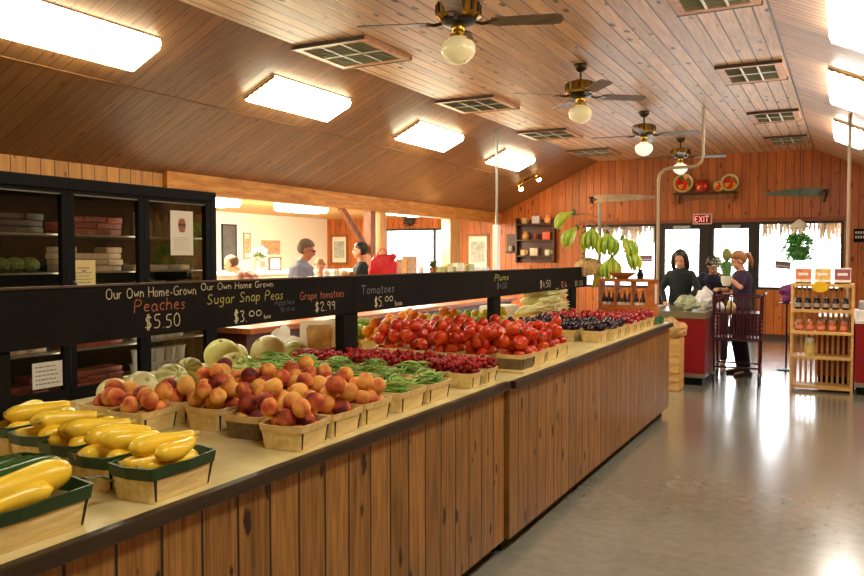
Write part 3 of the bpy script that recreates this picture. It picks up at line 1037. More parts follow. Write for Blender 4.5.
m_peach = fruit_mat('peach_skin', [(0.32, srgb(232, 176, 84)), (0.47, srgb(220, 136, 66)), (0.60, srgb(184, 80, 46)), (0.76, srgb(100, 38, 38))], 1.05, 0.62, val=0.14, spec=0.25, rspread=0.42)
m_tom = fruit_mat('tomato_skin', [(0.25, srgb(212, 84, 18)), (0.5, srgb(190, 44, 10)), (0.8, srgb(158, 24, 10))], 1.2, 0.28, val=0.12, spec=0.35)
m_plum = fruit_mat('dark_plum_skin', [(0.3, srgb(44, 22, 38)), (0.55, srgb(34, 18, 30)), (0.75, srgb(84, 22, 32))], 1.2, 0.25, val=0.2)
m_redplum = fruit_mat('red_plum_skin', [(0.3, srgb(196, 60, 40)), (0.5, srgb(164, 28, 34)), (0.75, srgb(110, 20, 36))], 1.5, 0.25, val=0.2)
m_gt = fruit_mat('grape_tomato_skin', [(0.3, srgb(180, 30, 22)), (0.7, srgb(130, 14, 16))], 1.2, 0.35, val=0.25, spec=0.3)
m_orange = fruit_mat('orange_skin', [(0.3, srgb(240, 160, 34)), (0.7, srgb(226, 120, 20))], 1.5, 0.4, val=0.1)
m_yellowfruit = fruit_mat('yellow_fruit_skin', [(0.3, srgb(226, 200, 60)), (0.7, srgb(196, 186, 50))], 1.5, 0.35, val=0.15)
m_greenfruit = fruit_mat('green_fruit_skin', [(0.3, srgb(158, 178, 54)), (0.7, srgb(120, 150, 46))], 1.5, 0.35, val=0.15)
m_stem = plain('dry_stem', srgb(96, 78, 40), 0.7)
m_calyx = plain('green_calyx', srgb(62, 104, 36), 0.6)

def peach_shape(v):
    # seam on one side, dimple on top
    a = math.atan2(v.y, v.x)
    r = math.hypot(v.x, v.y)
    s = 1 - 0.07 * math.exp(-(a / 0.28) ** 2)
    z = v.z - 0.010 * math.exp(-(r / 0.011) ** 2) * (1 if v.z > 0 else 0) + (0.003 * math.exp(-(r / 0.01) ** 2) * (-1 if v.z < 0 else 0))
    return (v.x * s, v.y * s, z * 0.95)
def tomato_shape(v):
    a = math.atan2(v.y, v.x)
    r = math.hypot(v.x, v.y)
    s = 1 + 0.018 * math.cos(5 * a) * (0.5 + 0.5 * v.z / 0.038)
    z = v.z * 0.84 - 0.008 * math.exp(-(r / 0.012) ** 2) * (1 if v.z > 0 else 0)
    return (v.x * s, v.y * s, z)
me_peach = ball_mesh('peach', m_peach, 0.034, 20, 13, peach_shape)
me_tomato = ball_mesh('tomato', m_tom, 0.039, 20, 12, tomato_shape)
me_plum = ball_mesh('plum', m_plum, 0.026, 14, 9, lambda v: (v.x, v.y, v.z * 0.96))
me_redplum = ball_mesh('red_plum', m_redplum, 0.027, 14, 9)
me_gt = ball_mesh('grape_tomato', m_gt, 0.0125, 10, 7, lambda v: (v.x, v.y, v.z * 1.2))
me_orange = ball_mesh('orange', m_orange, 0.038, 16, 10)
me_yellowf = ball_mesh('apple', m_yellowfruit, 0.035, 16, 10, lambda v: (v.x, v.y, v.z * 0.9))
me_greenf = ball_mesh('apple', m_greenfruit, 0.034, 16, 10, lambda v: (v.x, v.y, v.z * 0.9))
cx = MB()
for k in range(5):
    a = 2 * PI * k / 5
    cx.add([(0, 0, 0.027), (0.006 * math.cos(a - .5), 0.006 * math.sin(a - .5), 0.0275), (0.017 * math.cos(a), 0.017 * math.sin(a), 0.031), (0.006 * math.cos(a + .5), 0.006 * math.sin(a + .5), 0.0275)], [(0, 1, 2, 3)])
cx.tube([(0, 0, 0.026), (0.002, 0, 0.037)], 0.0022, 5)
me_calyx = cx.mesh('calyx', m_calyx)

def rand_rot(rn, tilt=1.0):
    return (rn.uniform(-tilt, tilt), rn.uniform(-tilt, tilt), rn.uniform(0, 2 * PI))

def fill(basket_loc, dims, me, name, cat, label, group, rad, n, seed, calyx=False, extra=0.7, rz=0.0, tilt=1.2, jit=0.06, skip_below=None):
    a0, b0, a1, b1, h = dims
    rn = random.Random(seed)
    ca, sa = math.cos(rz), math.sin(rz)
    for (x, y, z, rr) in heap(a0, b0, a1, b1, h, rad, n, seed, extra, jit):
        if skip_below is not None and z < skip_below:
            continue
        loc = (basket_loc[0] + x * ca - y * sa, basket_loc[1] + x * sa + y * ca, basket_loc[2] + z)
        o = bpy.data.objects.new(name, me)
        COL.objects.link(o)
        o.location = loc
        o.rotation_euler = rand_rot(rn, tilt)
        k = rr / rad
        o.scale = (k, k, k)
        tag(o, label, cat, group)
        if calyx and rn.random() < calyx:
            c = bpy.data.objects.new('calyx', me_calyx)
            COL.objects.link(c)
            c.parent = o

# quart basket
QD = (0.071, 0.089, 0.081, 0.099, 0.083)
quart = make_basket('fruit_basket', 'x', 'basket', *QD, m_veneer, m_veneer_in)
first = [True]
def basket(proto, loc, label, group, rz=0.0, dark=False):
    if not proto.get('used'):
        o = proto
        proto['used'] = 1
        o.location = loc
        o.rotation_euler = (0, 0, rz)
        o['label'] = label
        o['group'] = group
    else:
        o = copy_tree(proto, loc, (0, 0, rz), label, group)
    if dark:
        for c in list(o.children) if o is proto else [c for c in bpy.data.objects if c.parent == o]:
            if c.name.startswith('basket_body'):
                c.data = c.data.copy()
                c.data.materials[0] = m_veneer_dk
    return o

# peaches: rows towards the back wall, columns across the counter
peach = [
    # x, y, rz, n, words, dark
    (-1.655, 2.115, 0.10, 13, 'frontmost peach basket at the counter edge', False),
    (-1.868, 2.175, 0.05, 13, 'dark stained peach basket second from the counter edge', True),
    (-2.095, 2.215, 0.02, 14, 'peach basket third from the counter edge', False),
    (-2.285, 2.025, 0.12, 13, 'peach basket right behind the yellow squash', False),
    (-2.480, 2.060, 0.05, 10, 'peach basket nearest the cooler, behind the squash', False),
    (-1.665, 2.330, 0.02, 13, 'peach basket behind the frontmost one at the edge', False),
    (-1.880, 2.410, 0.0, 14, 'peach basket in the middle of the peach block', False),
    (-2.100, 2.450, 0.0, 14, 'peach basket in the middle of the block, third from the edge', False),
    (-2.310, 2.260, 0.0, 12, 'shaded peach basket in front of the melons', False),
    (-1.675, 2.555, 0.0, 13, 'tall pale peach basket beside the green beans at the edge', False),
    (-1.885, 2.640, 0.0, 14, 'back row peach basket next to the bean baskets', False),
    (-2.105, 2.685, 0.0, 13, 'back row peach basket in front of the netted melon', False),
    (-2.325, 2.500, 0.0, 14, 'peach basket in front of the striped melon', False),
]
for i, (x, y, rz, n, s, dk) in enumerate(peach):
    basket(quart, (x, y, ZT), 'wooden veneer quart basket, ' + s, 'peach baskets', rz, dk)
    fill((x, y, ZT), QD, me_peach, 'peach', 'peach', 'blushed peach, ' + s, 'peaches in the ' + s, 0.034, n + 1, 100 + i, rz=rz, extra=0.62, jit=0.09)

# tomatoes
tom = []
names_c = ['at the counter edge', 'second from the edge', 'third from the edge', 'fourth from the edge', 'farthest from the edge']
names_r = ['first row', 'second row', 'third row', 'last row']
for ri, y in enumerate((4.11, 4.36, 4.61, 4.84)):
    for ci, x in enumerate((-1.665, -1.87, -2.08, -2.29, -2.50)):
        if ri == 0 and ci == 0:
            tom.append((-1.655, 4.12, 0, 13, 'at the edge standing on a tray', ri, ci))
            continue
        if ri == 3 and ci > 3:
            continue
        tom.append((x - 0.01 * ri, y + 0.01 * ci, 0.03 * (ci - 2), 12 if ri < 3 else 11, names_r[ri] + ', ' + names_c[ci], ri, ci))
for i, (x, y, rz, n, s, ri, ci) in enumerate(tom):
    z = ZT + (0.012 if (ri == 0 and ci == 0) else 0)
    basket(quart, (x, y, z), 'veneer quart basket of tomatoes, ' + s, 'tomato baskets', rz, ri == 0 and ci == 0)
    fill((x, y, z), QD, me_tomato, 'tomato', 'tomato', 'shiny red tomato, basket ' + s, 'tomatoes, ' + s, 0.039, n, 300 + i, calyx=0.25, rz=rz, extra=0.7, tilt=1.5, jit=0.1)
tr = MB().bbox(-1.76, -1.555, 3.99, 4.25, ZT, ZT + 0.012, 0.003).build('tray', m_veneer)
tag(tr, 'thin wooden tray under the tomato basket at the counter edge', 'tray')

# plums
PN = ['at the edge', 'second from the edge', 'third from the edge', 'fourth from the edge']
for ri, y in enumerate((5.81, 6.03, 6.25)):
    for ci, x in enumerate((-1.665, -1.87, -2.08, -2.29)):
        s = 'dark plum basket, %s row %s' % (['front', 'middle', 'back'][ri], PN[ci])
        mixred = ri == 2 or (ri == 1 and ci == 0)
        basket(quart, (x - 0.03 * (ri == 0), y, ZT), 'veneer basket of plums, ' + s, 'plum baskets')
        fill((x - 0.03 * (ri == 0), y, ZT), QD, me_plum, 'plum', 'plum', 'dark purple plum in the ' + s, 'plums in the ' + s, 0.026, 24, 500 + ri * 7 + ci, extra=0.6, skip_below=0.05)
for ri, y in enumerate((6.52, 6.76, 7.02, 7.28)):
    for ci, x in enumerate((-1.66, -1.87, -2.08, -2.29)):
        if ri == 3 and ci > 1:
            continue
        s = 'red plum basket, %s row %s' % (['first', 'second', 'third', 'last'][ri], PN[ci])
        basket(quart, (x, y, ZT), 'veneer basket of red plums, ' + s, 'red plum baskets')
        fill((x, y, ZT), QD, me_redplum, 'red_plum', 'plum', 'glossy red plum in the ' + s, 'plums in the ' + s, 0.027, 22, 560 + ri * 7 + ci, extra=0.6, skip_below=0.05)

# oranges and apples on the far side of the chalkboard
for i, (x, y, kind) in enumerate([(-2.78, 4.45, 'o'), (-3.0, 4.5, 'g'), (-2.8, 4.72, 'g'), (-3.02, 4.78, 'y'), (-2.8, 5.0, 'o'), (-3.03, 5.06, 'o'), (-3.25, 5.0, 'g'), (-2.8, 5.3, 'y'), (-3.03, 5.34, 'o'), (-2.8, 5.6, 'o'), (-3.03, 5.62, 'y'),
                                  (-2.8, 5.9, 'g'), (-3.03, 5.9, 'y'), (-2.8, 6.2, 'y'), (-3.03, 6.2, 'g'), (-2.78, 6.5, 'y')]):
    nm, me, w, r0 = {'o': ('orange', me_orange, 'bright orange', 0.038), 'y': ('apple', me_yellowf, 'yellow apple', 0.035), 'g': ('apple', me_greenf, 'pale green apple', 0.034)}[kind]
    side = 'row beside the chalkboard' if x > -2.9 else 'row away from the chalkboard'
    s = '%s basket, number %s of the %s' % (w, ['one', 'two', 'three', 'four', 'five', 'six', 'seven', 'eight', 'nine'][i // 2], side)
    s = '%s basket %s, %s' % (w, side, ['nearest', 'second', 'third', 'fourth', 'fifth', 'sixth', 'seventh', 'farthest'][i // 2])
    basket(quart, (x, y, ZT), 'veneer basket, ' + s, 'baskets behind the chalkboard')
    fill((x, y, ZT), QD, me, nm, 'fruit', w + ', ' + s.split(', ')[1] + ' basket of the ' + side, 'fruit in the ' + s, r0, 12, 700 + i, extra=0.5, jit=0.05)

# ------------------------------------------------------------------ grape tomatoes in pint baskets
PD = (0.063, 0.055, 0.071, 0.063, 0.072)
pint = make_basket('pint_basket', 'x', 'basket', *PD, m_veneer, m_veneer_in, rimh=0.016)
gt_under = MB()
k = 0
for ri, y in enumerate((3.435, 3.60)):
    for ci in range(7):
        x = -1.664 - 0.156 * ci
        yy = y + 0.03 - 0.004 * ci if ri == 0 else y + 0.055 - 0.004 * ci
        s = '%s row pint basket %s' % (['front', 'back'][ri], ['at the edge', 'second from the edge', 'third from the edge', 'in the middle', 'fifth from the edge', 'sixth from the edge', 'farthest from the edge'][ci])
        basket(pint, (x, yy, ZT), 'small veneer basket of grape tomatoes, ' + s, 'grape tomato baskets')
        P = heap(*PD, 0.0128, 96, 900 + k, 0.8, 0.1, tries=70)
        rn = random.Random(k)
        P.sort(key=lambda p: p[2])
        for j, (px, py, pz, rr) in enumerate(P):
            if j < len(P) - 21:
                gt_under.ball((x + px, yy + py, ZT + pz), (rr, rr, rr * 1.1), 7, 5)
                continue
            o = bpy.data.objects.new('grape_tomato', me_gt)
            COL.objects.link(o)
            o.location = (x + px, yy + py, ZT + pz)
            o.rotation_euler = rand_rot(rn, 1.5)
            tag(o, 'small red grape tomato, ' + s, 'tomato', 'grape tomatoes, ' + s)
        k += 1
o = gt_under.build('grape_tomato_fill', m_gt, None, 'all')
tag(o, 'small red grape tomatoes lying deeper in the pint baskets', 'tomato', kind='stuff')

# ------------------------------------------------------------------ green beans
m_bean = fruit_mat('bean_skin', [(0.3, srgb(160, 196, 92)), (0.7, srgb(112, 158, 62))], 2.0, 0.4, val=0.25)
def bean_pts(L, bend, rn=None):
    return [(-L / 2 + L * i / 7.0, bend * math.sin(PI * i / 7.0), 0.0) for i in range(8)]
bean_me = []
for L, bend in ((0.11, 0.014), (0.095, -0.010), (0.12, 0.02)):
    a = MB()
    a.tube(bean_pts(L, bend), [0.0012, 0.0032, 0.0046, 0.005, 0.005, 0.0046, 0.0034, 0.0008], 7, flat=0.7)
    bean_me.append(a.mesh('green_bean', m_bean, 'all'))
bd = (0.070, 0.096, 0.080, 0.107, 0.083)
BQ = make_basket('bean_basket', 'x', 'basket', *bd, m_veneer, m_veneer_in)
beans = []
for ri, y in enumerate((2.77, 3.01, 3.235)):
    for ci in range(6):
        if ri == 0 and ci > 1:
            continue
        x = (-1.672, -1.872, -2.082, -2.292, -2.502, -2.712)[ci]
        if ri == 2 and ci == 0:
            continue
        beans.append((x, y + (0.06 if ri == 0 and ci == 0 else 0.06 if ci < 2 else 0.02 * ri), ri, ci))
beans = [(x, y, ri, ci) for (x, y, ri, ci) in beans]
under = MB()
for i, (x, y, ri, ci) in enumerate(beans):
    s = 'bean basket, %s row, %s' % (['front', 'middle', 'back'][ri], ['at the edge', 'second from the edge', 'third from the edge', 'fourth from the edge', 'fifth from the edge', 'beside the large melon'][ci])
    basket(BQ, (x, y, ZT), 'veneer basket of green pods, ' + s, 'bean baskets')
    rn = random.Random(40 + i)
    for j in range(46):
        z = 0.045 + 0.04 * rn.random()
        m = T(x + rn.uniform(-0.035, 0.035), y + rn.uniform(-0.05, 0.05), ZT + z) @ Rz(rn.uniform(0, PI)) @ Ry(rn.uniform(-0.2, 0.2))
        under.tube([(-0.045, 0, 0), (0, 0.008, 0), (0.045, 0, 0)], [0.002, 0.005, 0.001], 5, m)
    for j in range(24):
        u, v = rn.uniform(-1, 1), rn.uniform(-1, 1)
        z = 0.088 + 0.030 * (1 - (u * u + v * v) * 0.6) + rn.uniform(-0.006, 0.008)
        o = bpy.data.objects.new('green_bean', bean_me[j % 3])
        COL.objects.link(o)
        o.location = (x + u * 0.042, y + v * 0.066, ZT + z)
        o.rotation_euler = (rn.uniform(0, 6.28), rn.uniform(-0.25, 0.25), rn.uniform(0, 6.28))
        tag(o, 'green pod, ' + s, 'bean', 'pods on the ' + s)
o = under.build('bean_fill', m_bean, None, 'all')
tag(o, 'green pods lying deeper in the bean baskets', 'bean', kind='stuff')

# ------------------------------------------------------------------ yellow squash and zucchini
m_squash = fruit_mat('yellow_squash_skin', [(0.25, srgb(255, 224, 72)), (0.75, srgb(248, 204, 40))], 1.2, 0.24, val=0.05)
m_zuc = fruit_mat('zucchini_skin', [(0.3, srgb(54, 96, 36)), (0.55, srgb(36, 74, 26)), (0.75, srgb(84, 124, 56))], 5.0, 0.25, val=0.1, detail=4)
m_sqstem = plain('squash_stem', srgb(196, 170, 70), 0.7)
def squash_mesh(name, L, r, neck, bend, mat):
    a = MB()
    pts, rad = [], []
    N = 12
    for i in range(N + 1):
        u = i / N
        pts.append((bend * math.sin(PI * u * 0.9) * (1 if u < 0.5 else 1) - bend * 0.4, -L / 2 + L * u, 0))
        body = r * math.sqrt(max(0.0, 1 - ((u - 0.72) / 0.30) ** 2)) if u > 0.62 else None
        if u > 0.72:
            rr = r * math.sqrt(max(0.02, 1 - ((u - 0.72) / 0.285) ** 2))
        else:
            k = u / 0.72
            rr = neck + (r - neck) * (k * k * (3 - 2 * k))
        rad.append(max(rr, 0.004))
    rad[0] = neck * 0.75
    a.tube(pts, rad, 14)
    me = a.mesh(name, mat, 'all')
    st = MB().tube([(pts[0][0], pts[0][1] + 0.004, 0), (pts[0][0] - 0.002, pts[0][1] - 0.018, 0.003)], [neck * 0.6, neck * 0.45], 6).mesh('stem', m_sqstem, True)
    return me, st
SQ = [squash_mesh('yellow_squash', 0.195, 0.031, 0.019, 0.022, m_squash), squash_mesh('yellow_squash', 0.175, 0.029, 0.018, -0.02, m_squash), squash_mesh('yellow_squash', 0.21, 0.031, 0.021, 0.008, m_squash)]
ZU = squash_mesh('zucchini', 0.26, 0.027, 0.021, 0.01, m_zuc)
SD = (0.066, 0.110, 0.077, 0.122, 0.094)
sqb = make_basket('squash_basket', 'x', 'basket', *SD, m_veneer, m_green, rimh=0.031, bow=0.014)
def lay(pair, name, cat, loc, rot, label, group, sc=1.0):
    o = bpy.data.objects.new(name, pair[0])
    COL.objects.link(o)
    o.location, o.rotation_euler, o.scale = loc, rot, (sc, sc, sc)
    s = bpy.data.objects.new('stem', pair[1])
    COL.objects.link(s)
    s.parent = o
    tag(o, label, cat, group)
    return o
squ = [(-1.645, 1.525, 0.03, 'nearest the counter edge'), (-1.835, 1.545, 0.02, 'second from the edge'), (-2.030, 1.590, 0.05, 'third from the edge'), (-2.225, 1.625, 0.05, 'fourth from the edge'), (-2.42, 1.655, 0.0, 'fifth from the edge, cut by the picture')]
for i, (x, y, rz, s) in enumerate(squ):
    basket(sqb, (x, y, ZT), 'green rimmed veneer basket of squash, ' + s, 'squash baskets', rz)
    rn = random.Random(60 + i)
    spots = []
    for lay_i, (z, xs) in enumerate(((0.036, (-0.028, 0.028)), (0.084, (-0.042, 0.030)), (0.124, (-0.020, 0.040)))):
        for j, dx in enumerate(xs):
            ang = rn.uniform(-0.26, 0.26) * (lay_i * 1.0) + (PI if rn.random() < 0.5 else 0)
            lay(SQ[rn.randrange(3) if lay_i else 2], 'yellow_squash', 'squash', (x + dx + (rn.uniform(-.004, .004) if lay_i else 0), y + rn.uniform(-0.012, 0.012) + 0.004, ZT + z + rn.uniform(-.002, .004)), (rn.uniform(-0.05, 0.07), rn.uniform(-0.5, 0.5), ang),
                'smooth yellow squash in the green rimmed basket ' + s, 'yellow squash in the basket ' + s, rn.uniform(0.94, 1.04) if lay_i else 0.88)
# the big basket cut by the left edge
BD = (0.090, 0.182, 0.101, 0.196, 0.096)
big = make_basket('squash_basket', 'large green rimmed veneer basket cut by the left edge of the picture', 'basket', *BD, m_veneer, m_green, rimh=0.031, bow=0.016)
big.location = (-1.685, 1.055, ZT)
bx, by = -1.685, 1.055
lay((SQ[2][0], SQ[2][1]), 'yellow_squash', 'squash', (bx + 0.030, by + 0.06, ZT + 0.122), (0.04, 0, 0.06), 'largest yellow squash, lying highest in the nearest basket beside the zucchini', None, 1.25)
lay(SQ[1], 'yellow_squash', 'squash', (bx + 0.066, by + 0.02, ZT + 0.100), (0.10, 0, -0.16), 'small yellow squash below the largest one in the nearest basket', None, 0.95)
lay(SQ[0], 'yellow_squash', 'squash', (bx + 0.020, by - 0.10, ZT + 0.10), (0, 0, 0.1), 'yellow squash partly cut by the left edge in the nearest basket', None, 1.0)
lay(ZU, 'zucchini', 'zucchini', (bx - 0.040, by + 0.085, ZT + 0.124), (0.0, 0, 0.10), 'dark green zucchini lying behind the largest yellow squash', None, 1.1)
lay(ZU, 'zucchini', 'zucchini', (bx - 0.055, by + 0.02, ZT + 0.082), (0.0, 0, 0.02), 'dark green zucchini lower in the nearest basket', None, 1.0)
for j, (dx, z) in enumerate(((-0.05, 0.034), (0.0, 0.034), (0.045, 0.034))):
    lay(SQ[j], 'yellow_squash', 'squash', (bx + dx, by + 0.02 * j, ZT + z), (0, 0, 0.05 * j), 'yellow squash at the bottom of the nearest basket', 'squash at the bottom of the nearest basket', 1.0)
o = basket(sqb, (-1.945, 1.245, ZT), 'green rimmed basket of zucchini at the left edge of the picture', 'squash baskets')
for j, (dx, dy, z) in enumerate(((-0.03, 0, 0.035), (0.03, 0.01, 0.035), (-0.04, 0, 0.085), (0.02, 0.015, 0.087))):
    lay(ZU, 'zucchini', 'zucchini', (-1.945 + dx, 1.245 + dy, ZT + z), (0, 0, 0.05 * j), 'dark green zucchini in the green rimmed basket at the left edge', 'zucchini in the basket at the left edge', 0.82)
# loose green strip of rim hanging off the big basket
o = MB().tube([(-1.655, 1.275, ZT + 0.094), (-1.66, 1.33, ZT + 0.085), (-1.665, 1.37, ZT + 0.062)], 0.010, 6, flat=0.25).build('loose_rim_strip', m_green, big)
o.matrix_parent_inverse = Matrix.Translation((1.685, -1.055, -ZT))

# ------------------------------------------------------------------ melons
t = NT('netted_melon_rind')
co = t.n('ShaderNodeTexCoord').outputs['Object']
vo = t.n('ShaderNodeTexVoronoi', feature='DISTANCE_TO_EDGE')
vo.inputs['Scale'].default_value = 75
t.l(co, vo.inputs['Vector'])
r = t.n('ShaderNodeObjectInfo').outputs['Random']
base = t.mix(r, srgb(232, 226, 128), srgb(222, 226, 128))
f = t.ramp(vo.outputs['Distance'], [(0.0, (1, 1, 1, 1)), (0.14, (0, 0, 0, 1))])
c = t.mix(f, base, srgb(236, 232, 170))
t.l(c, t.b.inputs['Base Color'])
t.b.inputs['Roughness'].default_value = 0.6
t.bump(f, 0.25, 0.003)
m_melon = t.m
m_honey = fruit_mat('pale_melon_rind', [(0.3, srgb(228, 222, 170)), (0.7, srgb(214, 210, 142))], 1.5, 0.35)
t = NT('striped_melon_rind')
co = t.n('ShaderNodeTexCoord').outputs['Object']
sp = t.n('ShaderNodeSeparateXYZ')
t.l(co, sp.inputs[0])
an = t.math('ARCTAN2', sp.outputs[1], sp.outputs[0])
w = t.math('SINE', t.math('MULTIPLY_ADD', an, 9.0, t.math('MULTIPLY', t.noise(co, 30, 2), 2.5)))
c = t.ramp(t.math('MULTIPLY_ADD', w, 0.5, 0.5), [(0.35, srgb(210, 206, 136)), (0.65, srgb(158, 166, 92))])
t.l(c, t.b.inputs['Base Color'])
t.b.inputs['Roughness'].default_value = 0.45
m_striped = t.m
def melon(name, label, x, y, r, mat, rot=(0.3, 0.2, 0), sz=0.94):
    th = thing(name, label, 'melon', (x, y, ZT + r * 0.97))
    th.rotation_euler = rot
    a = MB().ball((0, 0, 0), (r, r, r * sz), 30, 20)
    def ribs(v):
        an = math.atan2(v[1], v[0])
        k = 1 + 0.012 * math.cos(10 * an) * math.hypot(v[0], v[1]) / r
        return (v[0] * k, v[1] * k, v[2])
    a.v = [ribs(v) for v in a.v]
    a.build('rind', mat, th, 'all')
    MB().lathe([(0.012, r * sz - 0.004), (0.011, r * sz + 0.003), (0.006, r * sz + 0.005)], 10).build('stem_scar', plain('pale_scar', srgb(170, 160, 96), 0.7), th, True)
melon('melon', 'largest pale netted melon, standing behind the peaches on the left', -3.04, 3.24, 0.098, m_melon)
melon('melon', 'large greenish yellow melon beside the green pods', -2.90, 3.46, 0.101, m_honey, (0.6, -0.3, 0))
melon('melon', 'netted melon resting in front of the largest pale melon', -2.745, 3.01, 0.080, m_melon, (0.5, 0.5, 0))
melon('melon', 'green striped melon left of the netted melons', -2.90, 2.86, 0.070, m_striped, (1.2, 0.2, 0.4))
melon('melon', 'green and cream striped melon above the peaches, left of centre', -2.72, 2.57, 0.078, m_striped, (1.0, 0.6, 1.0))
melon('melon', 'pale cream melon nearest the cooler sign', -2.72, 2.25, 0.068, m_honey)
melon('melon', 'pale cream melon between the cooler glass and the striped melon', -2.72, 2.40, 0.072, m_honey, (0.2, 0.9, 0))
melon('melon', 'shaded melon peeping out right of the greenish yellow melon', -2.88, 3.68, 0.075, m_striped, (0.2, 0.9, 0))
melon('melon', 'pale melon half hidden between the two large melons', -3.14, 3.46, 0.070, m_honey, (0.2, 0.3, 0))

# ------------------------------------------------------------------ leaning sheet and bags at the back of the counter
r = thing('picture_card', 'white bordered card with tan picture leaning behind the green pods', 'card', (-2.98, 4.06, ZT), math.radians(37))
mm = Rx(math.radians(-8))
MB().bbox(-0.125, 0.125, -0.006, 0.0, 0, 0.235, 0.002, mm).build('card', plain('cream_card', srgb(226, 214, 184), 0.5), r)
a = MB()
pts = [(-0.075, 0.06), (-0.03, 0.035), (0.03, 0.035), (0.075, 0.06), (0.085, 0.18), (0.07, 0.205), (-0.07, 0.205), (-0.085, 0.18)]
a.add([mm @ Vector((x, -0.0075, z)) for x, z in pts] + [mm @ Vector((x, -0.005, z)) for x, z in pts], [tuple(range(8)), tuple(reversed(range(8, 16)))] + [(i, (i + 1) % 8, 8 + (i + 1) % 8, 8 + i) for i in range(8)])
a.build('picture', plain('tan_print', srgb(196, 150, 84), 0.5, var=0.35, vscale=14), r)
def crumpled(name, label, cat, loc, size, mat, seed, kind=None, amp=0.18):
    a = MB().ball((0, 0, 0), size, 22, 14)
    vs = []
    for v in a.v:
        n = noise.noise(Vector((v[0] * 16 + seed, v[1] * 16, v[2] * 16)))
        n2 = noise.noise(Vector((v[0] * 38 + seed, v[1] * 38, v[2] * 38)))
        k = 1 + amp * n * 2 + amp * 0.7 * n2
        vs.append((v[0] * k, v[1] * k, max(v[2] * k, -size[2] * 0.9)))
    a.v = vs
    o = a.build(name, mat, None, False, loc=(loc[0], loc[1], loc[2] + size[2] * 0.9))
    return tag(o, label, cat)
m_paper = plain('white_crumpled_paper', srgb(232, 228, 214), 0.6, var=0.06)
crumpled('paper_bag', 'white crumpled paper bag standing right of the large melons', 'bag', (-3.26, 4.02, ZT), (0.075, 0.06, 0.10), m_paper, 3)
crumpled('paper_bag', 'white rolled paper bag leaning against the picture card', 'bag', (-3.06, 3.90, ZT), (0.055, 0.065, 0.075), m_paper, 9)

# ------------------------------------------------------------------ corn pile
r0 = MB()
r0.bbox(-0.20, 0.20, -0.32, 0.32, 0, 0.10, 0.005)
r0 = r0.build('corn_crate', m_ltwood, None, loc=(-2.33, 7.05 - 0.08, ZT + 0.0))
r0.location = (-2.60, 7.2, ZT)
tag(r0, 'low wooden crate under the heap of pale corn', 'crate')
m_husk = fruit_mat('corn_husk', [(0.3, srgb(232, 226, 170)), (0.7, srgb(206, 204, 136))], 3.0, 0.6, val=0.1)
def corn_mesh():
    a = MB()
    pts = [(0, -0.12 + 0.26 * i / 9, 0.004 * math.sin(i)) for i in range(10)]
    a.tube(pts, [0.012, 0.026, 0.032, 0.034, 0.033, 0.030, 0.025, 0.018, 0.010, 0.003], 9)
    for k in range(4):
        an = k * PI / 2 + 0.4
        a.tube([(0.024 * math.cos(an), 0.03, 0.024 * math.sin(an)), (0.026 * math.cos(an), 0.09, 0.026 * math.sin(an)), (0.034 * math.cos(an), 0.135, 0.034 * math.sin(an))], [0.014, 0.012, 0.002], 5, flat=0.3)
    return a.mesh('corn_ear', m_husk, 'all')
me_corn = corn_mesh()
rn = random.Random(8)
for j in range(16):
    L = 0 if j < 7 else (1 if j < 12 else 2)
    i = j if L == 0 else j - (7 if L == 1 else 12)
    o = bpy.data.objects.new('corn_ear', me_corn)
    COL.objects.link(o)
    n = (7, 5, 4)[L]
    o.scale = (1.3, 1.3, 1.3)
    o.location = (-2.60 + rn.uniform(-0.03, 0.03), 7.2 + (i - (n - 1) / 2) * 0.10, ZT + 0.15 + L * 0.07)
    o.rotation_euler = (rn.uniform(-0.15, 0.3), rn.uniform(0, 3), rn.uniform(-1.9, -1.2) + (0 if j % 3 else 0.6))
    tag(o, 'husked pale corn ear in the heap below the far chalkboard', 'corn', 'corn ears in the heap')
o = MB().bbox(-0.16, 0.16, -0.2, 0.2, 0, 0.10, 0.01).build('reflection_carton', m_paper, None, loc=(-3.2, 6.6, ZT))  # two white boxes stand in for a bright light reflection back here
tag(o, 'white carton standing in for reflected light, behind the yellow apples under the far chalkboard', 'box')
o = MB().bbox(-0.14, 0.14, -0.2, 0.2, 0, 0.14, 0.01).build('reflection_carton', m_paper, None, loc=(-3.2, 7.5, ZT))
tag(o, 'white carton behind the corn heap at the far end of the counter', 'box')
# ================================================================== GLASS DOOR COOLER
def at_y(px, py, y):
    dx, dy = px - 432.0, py - 288.0
    yaw, pit = math.radians(28.054), math.radians(2.276)
    f = Vector((-math.sin(yaw) * math.cos(pit), math.cos(yaw) * math.cos(pit), -math.sin(pit)))
    rr = Vector((math.cos(yaw), math.sin(yaw), 0))
    d = f * FPX + rr * dx - rr.cross(f) * dy
    k = y / d.y
    return Vector((d.x * k, y, CAM_H + d.z * k))
XC = -5.3
cool = thing('drinks_cooler', 'tall black glass door cooler along the left side, below the ceiling beam', 'cooler', (XC, 0, 0))
Y0c, Y1c = 1.72, 5.58
c = MB()
c.box(-0.82, -0.05, Y0c, Y1c, 0.0, 0.42)
c.box(-0.82, -0.05, Y0c, Y1c, 2.05, 2.14)
c.box(-0.82, -0.77, Y0c, Y1c, 0.42, 2.05)
c.box(-0.77, -0.05, Y0c, Y0c + 0.05, 0.42, 2.05)
c.box(-0.77, -0.05, Y1c - 0.05, Y1c, 0.42, 2.05)
c.build('cabinet', m_black, cool)
MB().box(-0.05, 0.0, Y0c, Y1c, 0.0, 0.44).build('base_panel', m_black, cool)
MB().bbox(-0.05, 0.012, Y0c, Y1c, 2.055, 2.15, 0.008).build('top_panel', m_black, cool)
m_shelfw = plain('wire_shelf', srgb(150, 146, 130), 0.4, 0.4)
m_lining = plain('cooler_lining', srgb(26, 21, 17), 0.6)
